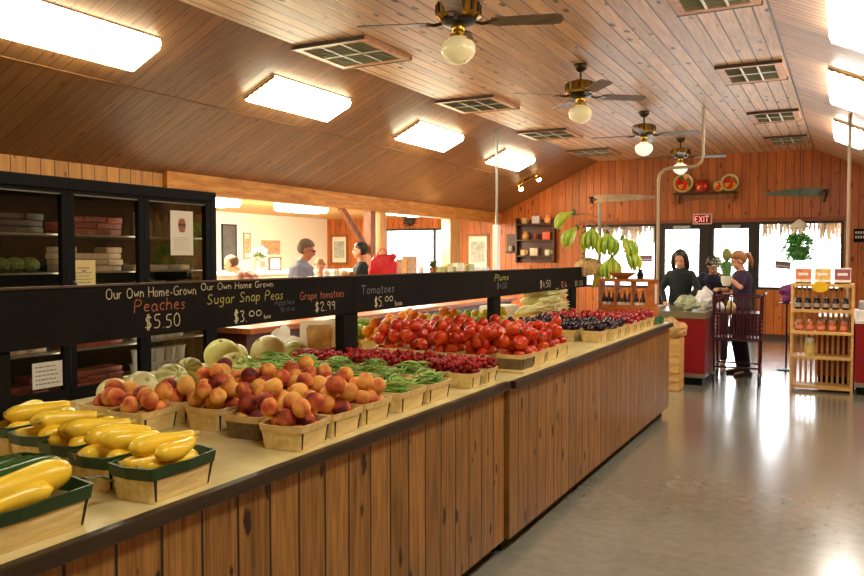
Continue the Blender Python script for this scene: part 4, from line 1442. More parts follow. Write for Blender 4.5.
MB().box(-0.765, -0.76, Y0c + 0.05, Y1c - 0.05, 0.42, 2.05).build('back_lining', m_lining, cool)
SHZ = (0.46, 0.80, 1.14, 1.42, 1.72)
for z in SHZ:
    a = MB().box(-0.75, -0.10, Y0c + 0.06, Y1c - 0.06, z - 0.012, z)
    a.build('shelf', m_shelfw, cool)
m_cglass = glass_mat('cooler_glass', (0.80, 0.80, 0.76, 1), 0.04, gain=0.35)
m_gasket = plain('door_gasket', srgb(120, 116, 96), 0.4, 0.3)
edges = [5.505, 4.725, 3.99, 3.255, 2.52, 1.785]
for i in range(5):
    y1, y0 = edges[i], edges[i + 1]
    d = MB()
    w = 0.055
    d.box(-0.045, 0.006, y0 + 0.004, y1 - 0.004, 0.44, 0.52).box(-0.045, 0.006, y0 + 0.004, y1 - 0.004, 2.03, 2.052)
    d.box(-0.045, 0.006, y0 + 0.004, y0 + w, 0.52, 2.03).box(-0.045, 0.006, y1 - w, y1 - 0.004, 0.52, 2.03)
    dr = d.build('door', m_black, cool)
    MB().box(-0.022, -0.016, y0 + w, y1 - w, 0.52, 2.03).build('door_glass', m_cglass, dr)
    MB().box(-0.014, -0.006, y0 + w, y1 - w, 2.018, 2.028).build('gasket', m_gasket, dr)
    MB().tube([(0.008, y0 + w - 0.02, 1.05), (0.04, y0 + w - 0.02, 1.07), (0.04, y0 + w - 0.02, 1.33), (0.008, y0 + w - 0.02, 1.35)], 0.008).build('door_handle', m_dkmetal, dr)
MB().box(-0.05, 0.008, 5.51, Y1c, 0.44, 2.055).build('side_frame', m_black, cool)
# added glow strips, tucked behind the mullions to brighten the goods
for y in (5.50, 4.725, 3.99, 3.255, 2.52):
    MB().box(-0.062, -0.05, y - 0.02, y + 0.02, 0.55, 2.0).build('added_fill_strip', emit('added_cooler_fill', (1.0, 0.88, 0.66, 1), 7.0), cool)

# goods in the cooler
rn = random.Random(77)
def proto_pack(name, mb, mat, top=None, topmat=None):
    me = mb.mesh(name, mat, False)
    return me
m_red_meat = plain('red_packet', srgb(150, 70, 54), 0.35, var=0.3, vscale=30, obj_rand=0.3)
m_pale_pack = plain('pale_packet', srgb(206, 180, 148), 0.4, var=0.15, vscale=20, obj_rand=0.25)
m_dk_pack = plain('dark_packet', srgb(66, 52, 44), 0.4, var=0.3, vscale=20, obj_rand=0.3)
m_lettuce = plain('green_lettuce', srgb(96, 116, 50), 0.6, var=0.35, vscale=25, obj_rand=0.2)
m_tub = plain('white_tub', srgb(232, 228, 212), 0.35)
me_pack = [MB().bbox(-0.09, 0.09, -0.075, 0.075, 0, 0.05, 0.012).mesh('meat_packet', m) for m in (m_red_meat, m_pale_pack, m_dk_pack)]
me_tub = MB().lathe([(0.048, 0), (0.058, 0.11), (0.063, 0.112), (0.063, 0.125), (0.03, 0.128)], 18).mesh('tub', m_tub, True)
me_bottle = MB().lathe([(0.035, 0), (0.037, 0.02), (0.037, 0.13), (0.016, 0.17), (0.015, 0.2), (0.018, 0.205), (0.018, 0.22)], 14).mesh('bottle', m_dk_pack, True)
a = MB().ball((0, 0, 0.06), (0.075, 0.075, 0.06), 14, 9)
a.v = [(v[0] * (1 + 0.2 * noise.noise(Vector(v) * 30)), v[1] * (1 + 0.2 * noise.noise(Vector(v) * 30)), v[2]) for v in a.v]
me_let = a.mesh('lettuce', m_lettuce)
words_sh = ['bottom', 'second lowest', 'middle', 'second highest', 'top']
words_dr = ['rightmost', 'second from right', 'third from right', 'fourth from right']
for si, z in enumerate(SHZ):
    for di in range(3):
        y1, y0 = edges[di] - 0.09, edges[di + 1] + 0.09
        typ = [['t', 'p', 'p'], ['t', 'p', 'm'], ['w', 'p', 'p'], ['w', 'm', 'l'], ['b', 'p', 'd']][si][di]
        n = 5
        for k in range(n):
            y = y0 + (y1 - y0) * (k + 0.5) / n
            for lv in range({'t': 2, 'p': 3, 'm': 4, 'w': 1, 'l': 1, 'b': 1, 'd': 3}[typ]):
                if typ == 't':
                    me, nm, w, h = me_tub, 'tub', 'white tub', 0.128
                elif typ in 'pmd':
                    me, nm, w, h = me_pack[{'p': 0, 'm': 1, 'd': 2}[typ]], 'food_packet', {'p': 'reddish meat packet', 'm': 'pale food packet', 'd': 'dark food packet'}[typ], 0.051
                    if rn.random() < 0.15 and lv > 1:
                        continue
                elif typ == 'l':
                    me, nm, w, h = me_let, 'lettuce', 'green lettuce head', 0.12
                elif typ == 'w':
                    me, nm, w, h = (me_pack[1], 'food_packet', 'small pale packet', 0.05)
                else:
                    me, nm, w, h = me_bottle, 'bottle', 'dark bottle', 0.22
                o = bpy.data.objects.new(nm, me)
                COL.objects.link(o)
                o.location = (XC - 0.26 - rn.uniform(0, 0.03), y, z + lv * h)
                o.rotation_euler = (0, 0, rn.uniform(-0.08, 0.08))
                tag(o, '%s on the %s shelf behind the %s cooler door' % (w, words_sh[si], words_dr[di]), nm.replace('_', ' '), '%ss, %s shelf, %s cooler door' % (w, words_sh[si], words_dr[di]))

# signs on the cooler glass
def scribble(mb, x, y0, y1, z0, z1, rows, seed, th=0.0016, frac=0.5):
    r = random.Random(seed)
    for i in range(rows):
        z = z1 - (z1 - z0) * (i + 0.7) / rows
        y = y0
        while y < y1 - 0.01:
            w = r.uniform(0.012, 0.035)
            if y + w > y1:
                break
            mb.box(x, x + 0.0008, y, y + w, z, z + (z1 - z0) / rows * frac * 0.5)
            y += w + 0.008
m_ink = plain('grey_ink', srgb(110, 104, 96), 0.7)
s = thing('paper_sign', 'cream paper sign taped to the middle cooler door above the chalkboard', 'sign', (XC - 0.012, 4.135, 1.30))
MB().box(0, 0.002, -0.105, 0.105, 0, 0.215).build('paper', plain('cream_paper', srgb(226, 206, 140), 0.6), s)
a = MB()
scribble(a, 0.0021, -0.08, 0.08, 0.03, 0.13, 4, 3)
a.box(0.002, 0.003, -0.06, 0.05, 0.15, 0.157).box(0.002, 0.003, -0.02, 0.02, 0.125, 0.135)
a.build('print', m_ink, s)
s = thing('paper_sign', 'tall white poster with a burger picture on the rightmost cooler door', 'sign', (XC - 0.012, 5.165, 1.555))
MB().box(0, 0.002, -0.135, 0.135, 0, 0.40).build('paper', plain('poster_white', srgb(232, 226, 208), 0.5), s)
a = MB()
a.lathe([(0.0, 0), (0.001, 0)], 3)
b = MB()
pts = [(0.045 * math.cos(2 * PI * k / 24), 0.075 * math.sin(2 * PI * k / 24)) for k in range(24)]
b.add([(0.0024, p[0], 0.27 + max(-0.062, min(0.062, p[1]))) for p in pts] + [(0.002, p[0], 0.27 + max(-0.062, min(0.062, p[1]))) for p in pts], [tuple(range(24))] + [(k, (k + 1) % 24, 24 + (k + 1) % 24, 24 + k) for k in range(24)])
b.build('burger_print', plain('burger_brown', srgb(150, 92, 40), 0.5), s)
MB().box(0.0025, 0.003, -0.045, 0.045, 0.262, 0.285).build('burger_filling', plain('burger_filling', srgb(70, 34, 24), 0.5), s)
a = MB()
scribble(a, 0.0021, -0.10, 0.10, 0.04, 0.17, 7, 5)
a.build('print', plain('light_grey_ink', srgb(180, 174, 160), 0.7), s)
s = thing('paper_sign', 'small white handwritten sign low on the cooler, left of the peaches', 'sign', (XC - 0.010, 3.80, 0.555))
MB().box(0, 0.002, -0.125, 0.125, 0, 0.195).build('paper', m_tub, s)
a = MB()
scribble(a, 0.0021, -0.10, 0.10, 0.02, 0.18, 5, 8)
a.build('handwriting', m_ink, s)

# ================================================================== SIDE ROOM
# wooden display bench beyond the cooler
r = thing('display_bench', 'long orange wooden bench with upper shelf, behind the black chalkboard', 'bench', (0, 0, 0))
MB().bbox(-5.75, -5.20, 5.95, 13.0, 0.77, 0.83, 0.01).build('bench_top', m_orwood, r)
MB().box(-5.72, -5.30, 6.0, 12.95, 0.0, 0.77).build('bench_body', plain('red_brown_panel', srgb(92, 44, 30), 0.5, var=0.15), r)
MB().bbox(-5.75, -5.42, 6.5, 13.0, 1.265, 1.295, 0.005).build('upper_shelf', m_post, r)
for y in (6.55, 8.7, 10.8, 12.9):
    MB().box(-5.72, -5.66, y - 0.03, y + 0.03, 0.83, 1.265).build('shelf_support', m_post, r)
ZS = 1.295
def on_shelf(px):
    dx = px - 432.0
    yaw = math.radians(28.054)
    d = Vector((-math.sin(yaw), math.cos(yaw))) * FPX + Vector((math.cos(yaw), math.sin(yaw))) * dx
    return d.y * (-5.58 / d.x)
# red bag
bag = thing('shopping_bag', 'bright red bag with handles standing on the bench in front of the wooden post', 'bag', (-5.58, on_shelf(383.5), ZS), math.radians(28))
n = 20
rings = []
rb = random.Random(4)
for (z, w, d) in ((0, 0.19, 0.085), (0.02, 0.205, 0.09), (0.09, 0.20, 0.09), (0.16, 0.18, 0.08), (0.22, 0.15, 0.06), (0.27, 0.10, 0.04)):
    ring = []
    for k in range(n):
        a_ = 2 * PI * k / n
        e = 0.6
        cxx = math.copysign(abs(math.cos(a_)) ** e, math.cos(a_)) * w
        cyy = math.copysign(abs(math.sin(a_)) ** e, math.sin(a_)) * d
        ring.append((cxx + rb.uniform(-1, 1) * 0.012 - 0.12 * max(0, z - 0.12), cyy + rb.uniform(-1, 1) * 0.012, z + rb.uniform(-1, 1) * 0.018 * (z > 0.1)))
    rings.append(ring)
m_redbag = plain('red_fabric', srgb(214, 20, 26), 0.45, var=0.12, vscale=14)
MB().loft(rings).build('bag_body', m_redbag, bag, True)
for s_ in (-1, 1):
    pts = [(-0.09 + s_ * 0.01, s_ * 0.04, 0.225), (-0.08, s_ * 0.045, 0.30), (-0.04, s_ * 0.03, 0.355), (0.01, s_ * 0.025, 0.35), (0.04, s_ * 0.035, 0.29), (0.06, s_ * 0.04, 0.225)]
    MB().tube(pts, 0.022, 8, flat=0.35).build('bag_handle', m_redbag, bag, True)
MB().ball((0.13, -0.01, 0.25), (0.05, 0.04, 0.045), 12, 8).build('bulging_top', m_redbag, bag, True)
# tan bundles
for px, w in ((399, 0.05), (407.5, 0.09), (413, 0.07)):
    y = on_shelf(px)
    o = MB().bbox(-w / 2, w / 2, -w, w, 0, 0.26 if w > 0.06 else 0.22, 0.012).build('bread_bag', plain('tan_bread', srgb(204, 150, 84), 0.5, var=0.35, vscale=22), None, loc=(-5.58, y, ZS))
    tag(o, {0.05: 'narrow tan packet standing just right of the red bag', 0.09: 'tall tan bread packet standing right of the red bag, widest', 0.07: 'tan bread packet right of the widest one'}[w], 'packet')
# small plant and packages
pl = thing('potted_plant', 'small green houseplant among the packets on the bench, below the window', 'plant', (-5.58, on_shelf(433), ZS))
MB().lathe([(0.045, 0), (0.06, 0.08), (0.06, 0.09), (0.03, 0.085)], 14).build('pot', m_post, pl, True)
a = MB()
rn = random.Random(3)
for k in range(46):
    an, el, L = rn.uniform(0, 6.28), rn.uniform(0.2, 1.4), rn.uniform(0.08, 0.16)
    dx, dy, dz = math.cos(an) * math.cos(el) * L, math.sin(an) * math.cos(el) * L, math.sin(el) * L
    a.tube([(0, 0, 0.08), (dx * 0.6, dy * 0.6, 0.08 + dz * 0.8), (dx, dy, 0.08 + dz)], [0.004, 0.014, 0.002], 5, flat=0.25)
a.build('foliage', plain('houseplant_green', srgb(96, 120, 60), 0.5, var=0.3), pl)
rn = random.Random(12)
pk = [(442, 0.10, 0.10, 'yellow green'), (447, 0.08, 0.14, 'pale yellow'), (452, 0.09, 0.09, 'yellow green'), (457, 0.10, 0.15, 'cream'), (463, 0.09, 0.11, 'pale yellow'), (468, 0.10, 0.13, 'yellow green'), (474, 0.13, 0.08, 'white'), (482, 0.12, 0.07, 'white')]
colp = {'yellow green': srgb(170, 170, 84), 'pale yellow': srgb(220, 204, 128), 'cream': srgb(232, 222, 180), 'white': srgb(238, 234, 222)}
for i, (px, w, h, cn) in enumerate(pk):
    o = MB().bbox(-w / 2, w / 2, -w * 1.1, w * 1.1, 0, h, 0.01).build('food_box', plain('box_' + cn.replace(' ', '_'), colp[cn], 0.5, var=0.25, vscale=24), None, loc=(-5.59 + 0.03 * (i % 2), on_shelf(px), ZS))
    tag(o, '%s box on the bench, %s from the right of the houseplant' % (cn, ['first', 'second', 'third', 'fourth', 'fifth', 'sixth', 'seventh', 'eighth'][i]), 'box')
for i, (px, w, h, c_, s_) in enumerate([(337, 0.05, 0.10, srgb(236, 226, 200), 'small cream jar left of the braced post'), (345, 0.06, 0.07, srgb(200, 150, 90), 'small tan tub near the braced post'), (352, 0.05, 0.06, srgb(150, 90, 50), 'small brown tub beside the braced post'), (327, 0.05, 0.09, srgb(230, 224, 214), 'small white jar behind the chalkboard, right of the man'), (421, 0.05, 0.12, srgb(225, 225, 215), 'small white bottle left of the houseplant')]):
    o = MB().lathe([(w * 0.8, 0), (w * 0.85, h * 0.75), (w * 0.6, h * 0.85), (w * 0.62, h)], 14).build('jar', plain('jar_%d' % i, c_, 0.35), None, True, loc=(-5.58, on_shelf(px), ZS))
    tag(o, s_, 'jar')
for i, px in enumerate((510, 521, 533, 545)):
    P = at_y(px, 268, 12.2)
    pass

# white service counter along the side room
r = thing('service_counter', 'white topped counter in the side room, behind the man and the flowers', 'counter', (0, 0, 0))
MB().bbox(-9.3, -8.75, 8.2, 14.5, 1.24, 1.30, 0.01).build('counter_top', plain('white_top', srgb(240, 238, 226), 0.3), r)
MB().box(-9.25, -8.8, 8.25, 14.45, 0, 1.24).build('counter_body', plain('cream_panel', srgb(216, 206, 178), 0.5), r)
# flowers in a milk can
P = at_y(260, 270, 10.2)
v = thing('flower_vase', 'grey metal can of white flowers on the white counter', 'vase', (P.x, P.y, 1.30))
v.location = (-9.0, 10.2 * 1.0, 1.30)
yv = None
def on_counter(px, x=-9.02):
    dx = px - 432.0
    yaw = math.radians(28.054)
    d = Vector((-math.sin(yaw), math.cos(yaw))) * FPX + Vector((math.cos(yaw), math.sin(yaw))) * dx
    return d.y * (x / d.x)
v.location = (-9.02, on_counter(260), 1.30)
MB().lathe([(0.10, 0), (0.115, 0.05), (0.11, 0.17), (0.065, 0.21), (0.075, 0.25), (0.06, 0.245)], 18).build('metal_can', m_steel, v, True)
a = MB()
fl_ = MB()
rn = random.Random(21)
for k in range(34):
    an, el, L = rn.uniform(0, 6.28), rn.uniform(0.3, 1.45), rn.uniform(0.12, 0.24)
    p = (math.cos(an) * math.cos(el) * L, math.sin(an) * math.cos(el) * L, 0.22 + math.sin(el) * L * 0.8)
    a.tube([(0, 0, 0.2), (p[0] * 0.6, p[1] * 0.6, 0.2 + (p[2] - 0.2) * 0.7), p], [0.004, 0.022, 0.003], 5, flat=0.3)
    if k % 2:
        fl_.ball((p[0], p[1], p[2]), 0.032, 8, 6)
a.build('leaves', plain('flower_leaves', srgb(74, 96, 50), 0.6, var=0.3), v)
fl_.build('blossoms', plain('white_petals', srgb(244, 236, 216), 0.6), v, True)
# framed photos on counter
def frame(name, label, cat, x, y, z, w, h, face, mat_f, pic, th=0.03, tilt=0.0):
    """face: rz so that local -Y is the front"""
    r = thing(name, label, cat, (x, y, z), face)
    f = MB()
    f.box(-w / 2, w / 2, -0.012, 0.012, 0, th).box(-w / 2, w / 2, -0.012, 0.012, h - th, h).box(-w / 2, -w / 2 + th, -0.012, 0.012, th, h - th).box(w / 2 - th, w / 2, -0.012, 0.012, th, h - th)
    f.build('frame', mat_f, r)
    MB().box(-w / 2 + th, w / 2 - th, -0.005, 0.006, th, h - th).build('picture', pic[0], r)
    if len(pic) > 1:
        g = MB()
        m_ = 0.2
        g.box(-w / 2 + w * m_, w / 2 - w * m_, -0.008, -0.005, h * 0.22, h * 0.78)
        g.build('picture_motif', pic[1], r)
    return r
m_pic_w = plain('picture_mount', srgb(230, 222, 200), 0.5)
m_pic_g = plain('picture_grey', srgb(168, 172, 160), 0.5, var=0.35, vscale=14)
m_pic_t = plain('picture_tan', srgb(206, 158, 112), 0.5, var=0.4, vscale=12)
m_pic_d = plain('picture_dark', srgb(86, 84, 76), 0.5, var=0.3, vscale=6)
frame('photo_frame', 'small framed photo right of the white flowers on the white counter', 'frame', -9.02, on_counter(275), 1.30, 0.26, 0.24, PI / 2 - 0.3, m_dkwood, (m_pic_w, m_pic_t))
frame('wall_picture', 'tall dark picture on the cream wall just right of the cooler', 'picture', XA + 0.02, 12.32, 1.28, 0.44, 0.94, PI / 2, m_dkmetal, (m_pic_d,))
frame('wall_picture', 'narrow framed picture on the cream wall above the flowers', 'picture', XA + 0.02, 12.86, 1.50, 0.22, 0.56, PI / 2, wood('grey_frame', srgb(150, 130, 100), srgb(180, 160, 130)), (m_pic_w, m_pic_t))
frame('wall_picture', 'unframed pinkish painting on the cream wall left of the man', 'picture', XA + 0.02, 13.64, 1.60, 0.62, 0.31, PI / 2, m_pic_t, (m_pic_t,))
frame('wall_picture', 'wooden framed picture on the pine wall, between the man and the braced post', 'picture', -10.98, YB - 0.015, 1.35, 0.52, 0.74, 0, m_post, (m_pic_w, m_pic_g), 0.06)
frame('wall_picture', 'wooden framed picture on the pine wall right of the wide yellow post', 'picture', -7.26, YB - 0.015, 1.24, 0.56, 0.82, 0, m_post, (m_pic_w, m_pic_g), 0.06)
# sunburst ornament
r = MB().lathe([(0.0, -0.02), (0.13, -0.02), (0.13, 0.02), (0.0, 0.02)], 20, Rx(PI / 2))
for k in range(12):
    a_ = 2 * PI * k / 12
    r.tube([(0.11 * math.cos(a_), 0, 0.11 * math.sin(a_)), (0.24 * math.cos(a_ + 0.06), 0, 0.24 * math.sin(a_ + 0.06))], [0.035, 0.004], 5, flat=0.4)
P = at_y(409, 216, YB - 0.06)
o = r.build('sunburst_ornament', plain('blackened_iron', srgb(52, 44, 38), 0.5, 0.4), None, loc=(P.x, YB - 0.045, 2.40))
tag(o, 'round black sunburst ornament on the pine wall above the side room window', 'ornament')
# dark curtains at the side window
for x, s_ in ((-9.78, 'left'), (-8.06, 'right')):
    a = MB()
    rings = []
    for z in (0.95, 1.6, 2.28):
        rings.append([(x + dx_, YB - 0.07 + 0.02 * math.sin(k_ * 1.9), z) for k_, dx_ in enumerate([i_ * 0.015 - 0.08 for i_ in range(12)])] + [(x + dx_, YB - 0.055 + 0.02 * math.sin(k_ * 1.9), z) for k_, dx_ in reversed(list(enumerate([i_ * 0.015 - 0.08 for i_ in range(12)])))])
    a.loft(rings)
    o = a.build('curtain', plain('brown_curtain', srgb(70, 46, 32), 0.8), None, True)
    tag(o, 'narrow dark curtain on the %s side of the side room window' % s_, 'curtain')

# power pole and conduits
r = thing('power_pole', 'thin pole dropping from the ceiling into a white cover, centre left', 'pole', (-4.64, 10.75, 0))
MB().tube([(0, 0, 2.0), (0, 0, slope_z(-4.64) - 0.012)], 0.022, 10).build('pole', m_steel, r, True)
MB().bbox(-0.045, 0.045, -0.04, 0.04, 0.0, 2.02, 0.01).build('pole_cover', m_white, r)
m_cond = plain('grey_conduit', srgb(176, 160, 134), 0.4, 0.3)
pts = [(-1.70, 10.75, 3.5), (-1.70, 10.75, 2.88), (-1.72, 10.75, 2.79), (-1.78, 10.75, 2.745), (-1.86, 10.75, 2.73), (-2.12, 10.75, 2.73), (-2.20, 10.75, 2.71), (-2.255, 10.75, 2.65), (-2.27, 10.75, 2.57), (-2.27, 10.75, 0.9)]
o = MB().tube(pts, 0.020, 10).build('conduit_pipe', m_cond, None, True)
tag(o, 'bent grey pipe from the ceiling down to the checkout, left of the exit sign', 'pipe')
o = MB().tube([(-0.01, 10.5, slope_z(-0.01)), (0.0, 10.5, 0.9)], 0.02, 8).build('conduit_pipe', m_cond, None, True)
tag(o, 'straight thin pipe from the right ceiling slope down behind the slatted rack', 'pipe')

# ================================================================== BACK WALL DECOR
YW = YB - 0.001
# plate shelf
sh = thing('plate_shelf', 'brown wall shelf with brackets above the exit sign, holding the plates', 'shelf', (-2.44, YB, 2.75))
MB().bbox(-0.58, 0.58, -0.16, 0, 0, 0.03, 0.004).build('board', m_dkwood, sh)
MB().box(-0.58, 0.58, -0.025, 0, -0.12, 0).build('back_rail', m_post, sh)
for s_ in (-1, 1):
    MB().prism([(-0.015, 0), (-0.015, -0.18), (0.015, -0.18), (0.015, 0)], -0.13, -0.02, T(s_ * 0.5, 0, 0)).build('bracket', m_post, sh)
t = NT('fruit_plate_paint')
co = t.n('ShaderNodeTexCoord').outputs['Object']
ln = t.n('ShaderNodeVectorMath', operation='LENGTH')
t.l(co, ln.inputs[0])
blot = t.n('ShaderNodeTexVoronoi')
blot.inputs['Scale'].default_value = 11
t.l(co, blot.inputs['Vector'])
sepc = t.n('ShaderNodeSeparateColor')
t.l(blot.outputs['Color'], sepc.inputs[0])
cc = t.ramp(sepc.outputs[0], [(0.0, srgb(206, 60, 30)), (0.35, srgb(190, 34, 28)), (0.5, srgb(232, 160, 50)), (0.75, srgb(70, 110, 44)), (1.0, srgb(206, 90, 36))])
cc.node.color_ramp.interpolation = 'CONSTANT'
rimm = t.ramp(ln.outputs['Value'], [(0.0, (0, 0, 0, 1)), (0.1, (1, 1, 1, 1))])
t.l(cc, t.b.inputs['Base Color'])
t.b.inputs['Roughness'].default_value = 0.2
m_plate = t.m
m_plrim = plain('plate_rim', srgb(196, 190, 110), 0.3)
def plate(label, x, r_, z=2.78):
    p = thing('plate', label, 'plate', (x, YB - 0.07, z))
    m_ = T(0, 0, r_) @ Rx(math.radians(80))
    MB().lathe([(0.001, -0.004), (r_ * 0.6, 0.0), (r_ * 0.82, 0.012), (r_ * 0.8, 0.018), (r_ * 0.6, 0.008), (0.001, 0.004)], 30, m_, cap=False).build('painted_centre', m_plate, p, True)
    MB().lathe([(r_ * 0.80, 0.010), (r_, 0.022), (r_ * 1.0, 0.028), (r_ * 0.80, 0.018)], 30, m_, cap=False).build('rim', m_plrim, p, True)
plate('large round plate painted with red fruit, left on the wall shelf', -2.85, 0.19)
plate('smaller round plate painted with red fruit, right on the wall shelf', -2.00, 0.165)
plate('little round plate leaning behind the right plate', -2.20, 0.10)
o = MB().lathe([(0.08, 0), (0.125, 0.05), (0.135, 0.12), (0.115, 0.19), (0.07, 0.235), (0.05, 0.24)], 22, sy=0.55).build('copper_jar', plain('red_copper_glaze', srgb(178, 52, 26), 0.15, 0.2), None, True, loc=(-2.50, YB - 0.09, 2.78))
tag(o, 'glossy red brown rounded jar between the plates on the wall shelf', 'jar')
# exit sign
ex = thing('exit_sign', 'small red EXIT sign with pale border above the doors', 'sign', (-2.49, YB - 0.001, 2.17))
MB().bbox(-0.175, 0.175, -0.05, 0, 0, 0.205, 0.006).build('sign_box', plain('pale_pink_border', srgb(224, 176, 160), 0.5), ex)
MB().box(-0.152, 0.152, -0.054, -0.05, 0.022, 0.183).build('sign_face', plain('exit_dark_red', srgb(96, 14, 22), 0.4), ex)
for i_, ch in enumerate('EXIT'):
    a = MB()
    Chalk.draw(a, ch, 0, 0, 0.11, 0.009, 0, 0.95, wob=0)
    a.v = [(y_ - 0.135 + [0.0, 0.075, 0.155, 0.185][i_], -0.056 + x_ * 0.2, z_ + 0.045) for x_, y_, z_ in a.v]
    a.build('letter', emit('exit_letters', (1.0, 0.05, 0.06, 1), 0.9), ex)
# the two old saws
def saw(label, x, z, L, flip, handle_down):
    s_ = thing('old_saw', label, 'saw', (x, YB - 0.02, z))
    f = -1 if flip else 1
    top, bot = [], []
    for i_ in range(17):
        u = i_ / 16
        h = 0.085 * (1 - 0.72 * u ** 1.6) + 0.01
        top.append((f * (u - 0.5) * L, h * 0.9 + 0.02 * math.sin(PI * u)))
        bot.append((f * (u - 0.5) * L + (0.004 if i_ % 2 else 0), -h * 0.75 + (0.012 if i_ % 2 else 0)))
    MB().prism(top + bot[::-1], -0.010, 0.0).build('blade', plain('weathered_saw_steel' + ('_green' if flip else ''), srgb(96, 110, 92) if flip else srgb(150, 132, 112), 0.5, 0.4, var=0.3, vscale=5), s_)
    e = f * -0.5 * L
    hd = MB().tube([(e - f * 0.03, -0.01, 0.06), (e - f * 0.06, -0.01, 0.0), (e - f * 0.02, -0.01, -0.08 - (0.09 if handle_down else 0))], 0.024, 8)
    hd.tube([(e - f * 0.10, -0.01, 0.05), (e + f * 0.06, -0.01, 0.0), (e - f * 0.08, -0.01, -0.06)], 0.018, 6)
    hd.build('handle', m_dkwood, s_, True)
saw('long grey tapering saw with dark handle on the pine wall above the bananas', -4.02, 2.72, 1.24, False, False)
saw('greenish tapering saw with hanging handle on the pine wall above the fern', -0.90, 2.70, 0.95, True, True)
# small black sign
s_ = thing('wall_sign', 'small black sign with pale lettering on the wall at the right edge', 'sign', (0.19, YB - 0.001, 1.80))
MB().bbox(-0.11, 0.17, -0.02, 0, 0, 0.24, 0.004).build('sign_board', m_black, s_)
a = MB()
for rr_, n_ in ((0.15, 5), (0.07, 6)):
    for k in range(n_):
        a.box(-0.085 + k * 0.04, -0.06 + k * 0.04, -0.022, -0.02, rr_, rr_ + 0.045)
a.build('faded_letters', plain('sign_pale', srgb(206, 200, 180), 0.6), s_)
# wall rack of crocks
wr = thing('wall_rack', 'dark wooden three tier wall rack holding crocks, left end of the back wall', 'shelf', (-5.87, YB, 1.42))
for k, z in enumerate((0.12, 0.46, 0.80)):
    MB().bbox(-0.42, 0.42, -0.17, 0, z, z + 0.03, 0.003).build('shelf_board', m_dkwood, wr)
for s__ in (-1, 1):
    MB().box(s__ * 0.42 - 0.015, s__ * 0.42 + 0.015, -0.17, 0, 0.0, 0.95).build('side_board', m_dkwood, wr)
MB().box(-0.42, 0.42, -0.012, 0, 0.0, 0.92).build('back_board', m_dkwood, wr)
sw = thing('wall_rack', 'small dark wall shelf left of the three tier rack', 'shelf', (-6.45, YB, 1.62))
MB().bbox(-0.12, 0.12, -0.12, 0, 0.02, 0.045, 0.003).build('shelf_board', m_dkwood, sw)
MB().box(-0.12, 0.12, -0.012, 0, 0.0, 0.42).build('back_board', m_dkwood, sw)
crocks = [(-6.13, 2, 'mug', srgb(190, 160, 110), 'tan mug'), (-5.86, 2, 'box', srgb(190, 186, 200), 'pale box'), (-5.60, 2, 'jar', srgb(216, 150, 96), 'peach coloured jar'), (-6.10, 1, 'jar', srgb(184, 132, 74), 'round tan crock'), (-5.86, 1, 'mug', srgb(110, 40, 30), 'dark red mug'), (-5.62, 1, 'box', srgb(206, 70, 34), 'orange red box'),
          (-6.15, 0, 'mug', srgb(226, 190, 130), 'cream crock'), (-5.90, 0, 'box', srgb(206, 196, 170), 'pale framed tile'), (-5.60, 0, 'mug', srgb(232, 222, 200), 'white cup')]
for x, lv, ty, c_, w_ in crocks:
    a = MB()
    if ty == 'box':
        a.bbox(-0.085, 0.085, -0.05, 0.04, 0, 0.16, 0.006)
    elif ty == 'mug':
        a.lathe([(0.05, 0), (0.065, 0.02), (0.065, 0.12), (0.055, 0.125)], 18)
        a.tube([(0.06, 0, 0.03), (0.095, 0, 0.05), (0.095, 0, 0.09), (0.06, 0, 0.11)], 0.009, 6)
    else:
        a.lathe([(0.05, 0), (0.08, 0.05), (0.075, 0.11), (0.045, 0.15), (0.05, 0.17)], 18)
    o = a.build({'box': 'tile', 'mug': 'mug', 'jar': 'crock'}[ty], plain('glaze_' + w_.replace(' ', '_'), c_, 0.3), None, True, loc=(x, YB - 0.09, 1.42 + (0.15, 0.49, 0.83)[lv]))
    tag(o, '%s on the %s shelf of the dark wall rack' % (w_, ['lowest', 'middle', 'top'][lv]), 'crock')
o = MB().lathe([(0.045, 0), (0.06, 0.05), (0.05, 0.10), (0.04, 0.12)], 16).build('crock', plain('glaze_grey', srgb(150, 140, 116), 0.4), None, True, loc=(-6.45, YB - 0.07, 1.665))
tag(o, 'small grey crock alone on the little wall shelf', 'crock')
# window stickers
def sticker(label, px, py, w, h, rot):
    P = at_y(px, py, YB + 0.03)
    s_ = thing('window_sticker', label, 'sticker', (P.x, YB + 0.03, P.z), 0)
    MB().box(-w / 2, w / 2, -0.001, 0.0, -h / 2, h / 2, Ry(rot)).build('backing', plain('sticker_lilac', srgb(196, 180, 196), 0.6), s_)
    a = MB()
    for k in range(7):
        a.box(-w / 2 + 0.02 + k * (w - 0.03) / 7, -w / 2 + 0.02 + k * (w - 0.03) / 7 + 0.026, -0.003, -0.001, -0.005, h / 2 - 0.012, Ry(rot))
    a.box(-w / 2 + 0.02, w / 2 - 0.02, -0.003, -0.001, -h / 2 + 0.015, -h / 2 + 0.03, Ry(rot))
    a.build('lettering', plain('sticker_purple', srgb(96, 70, 96), 0.6), s_)
sticker('small purple lettered sticker on the window left of the fern', 783, 265, 0.27, 0.14, 0.1)
sticker('small purple lettered sticker on the window right of the bananas', 646, 258.5, 0.25, 0.13, 0.0)

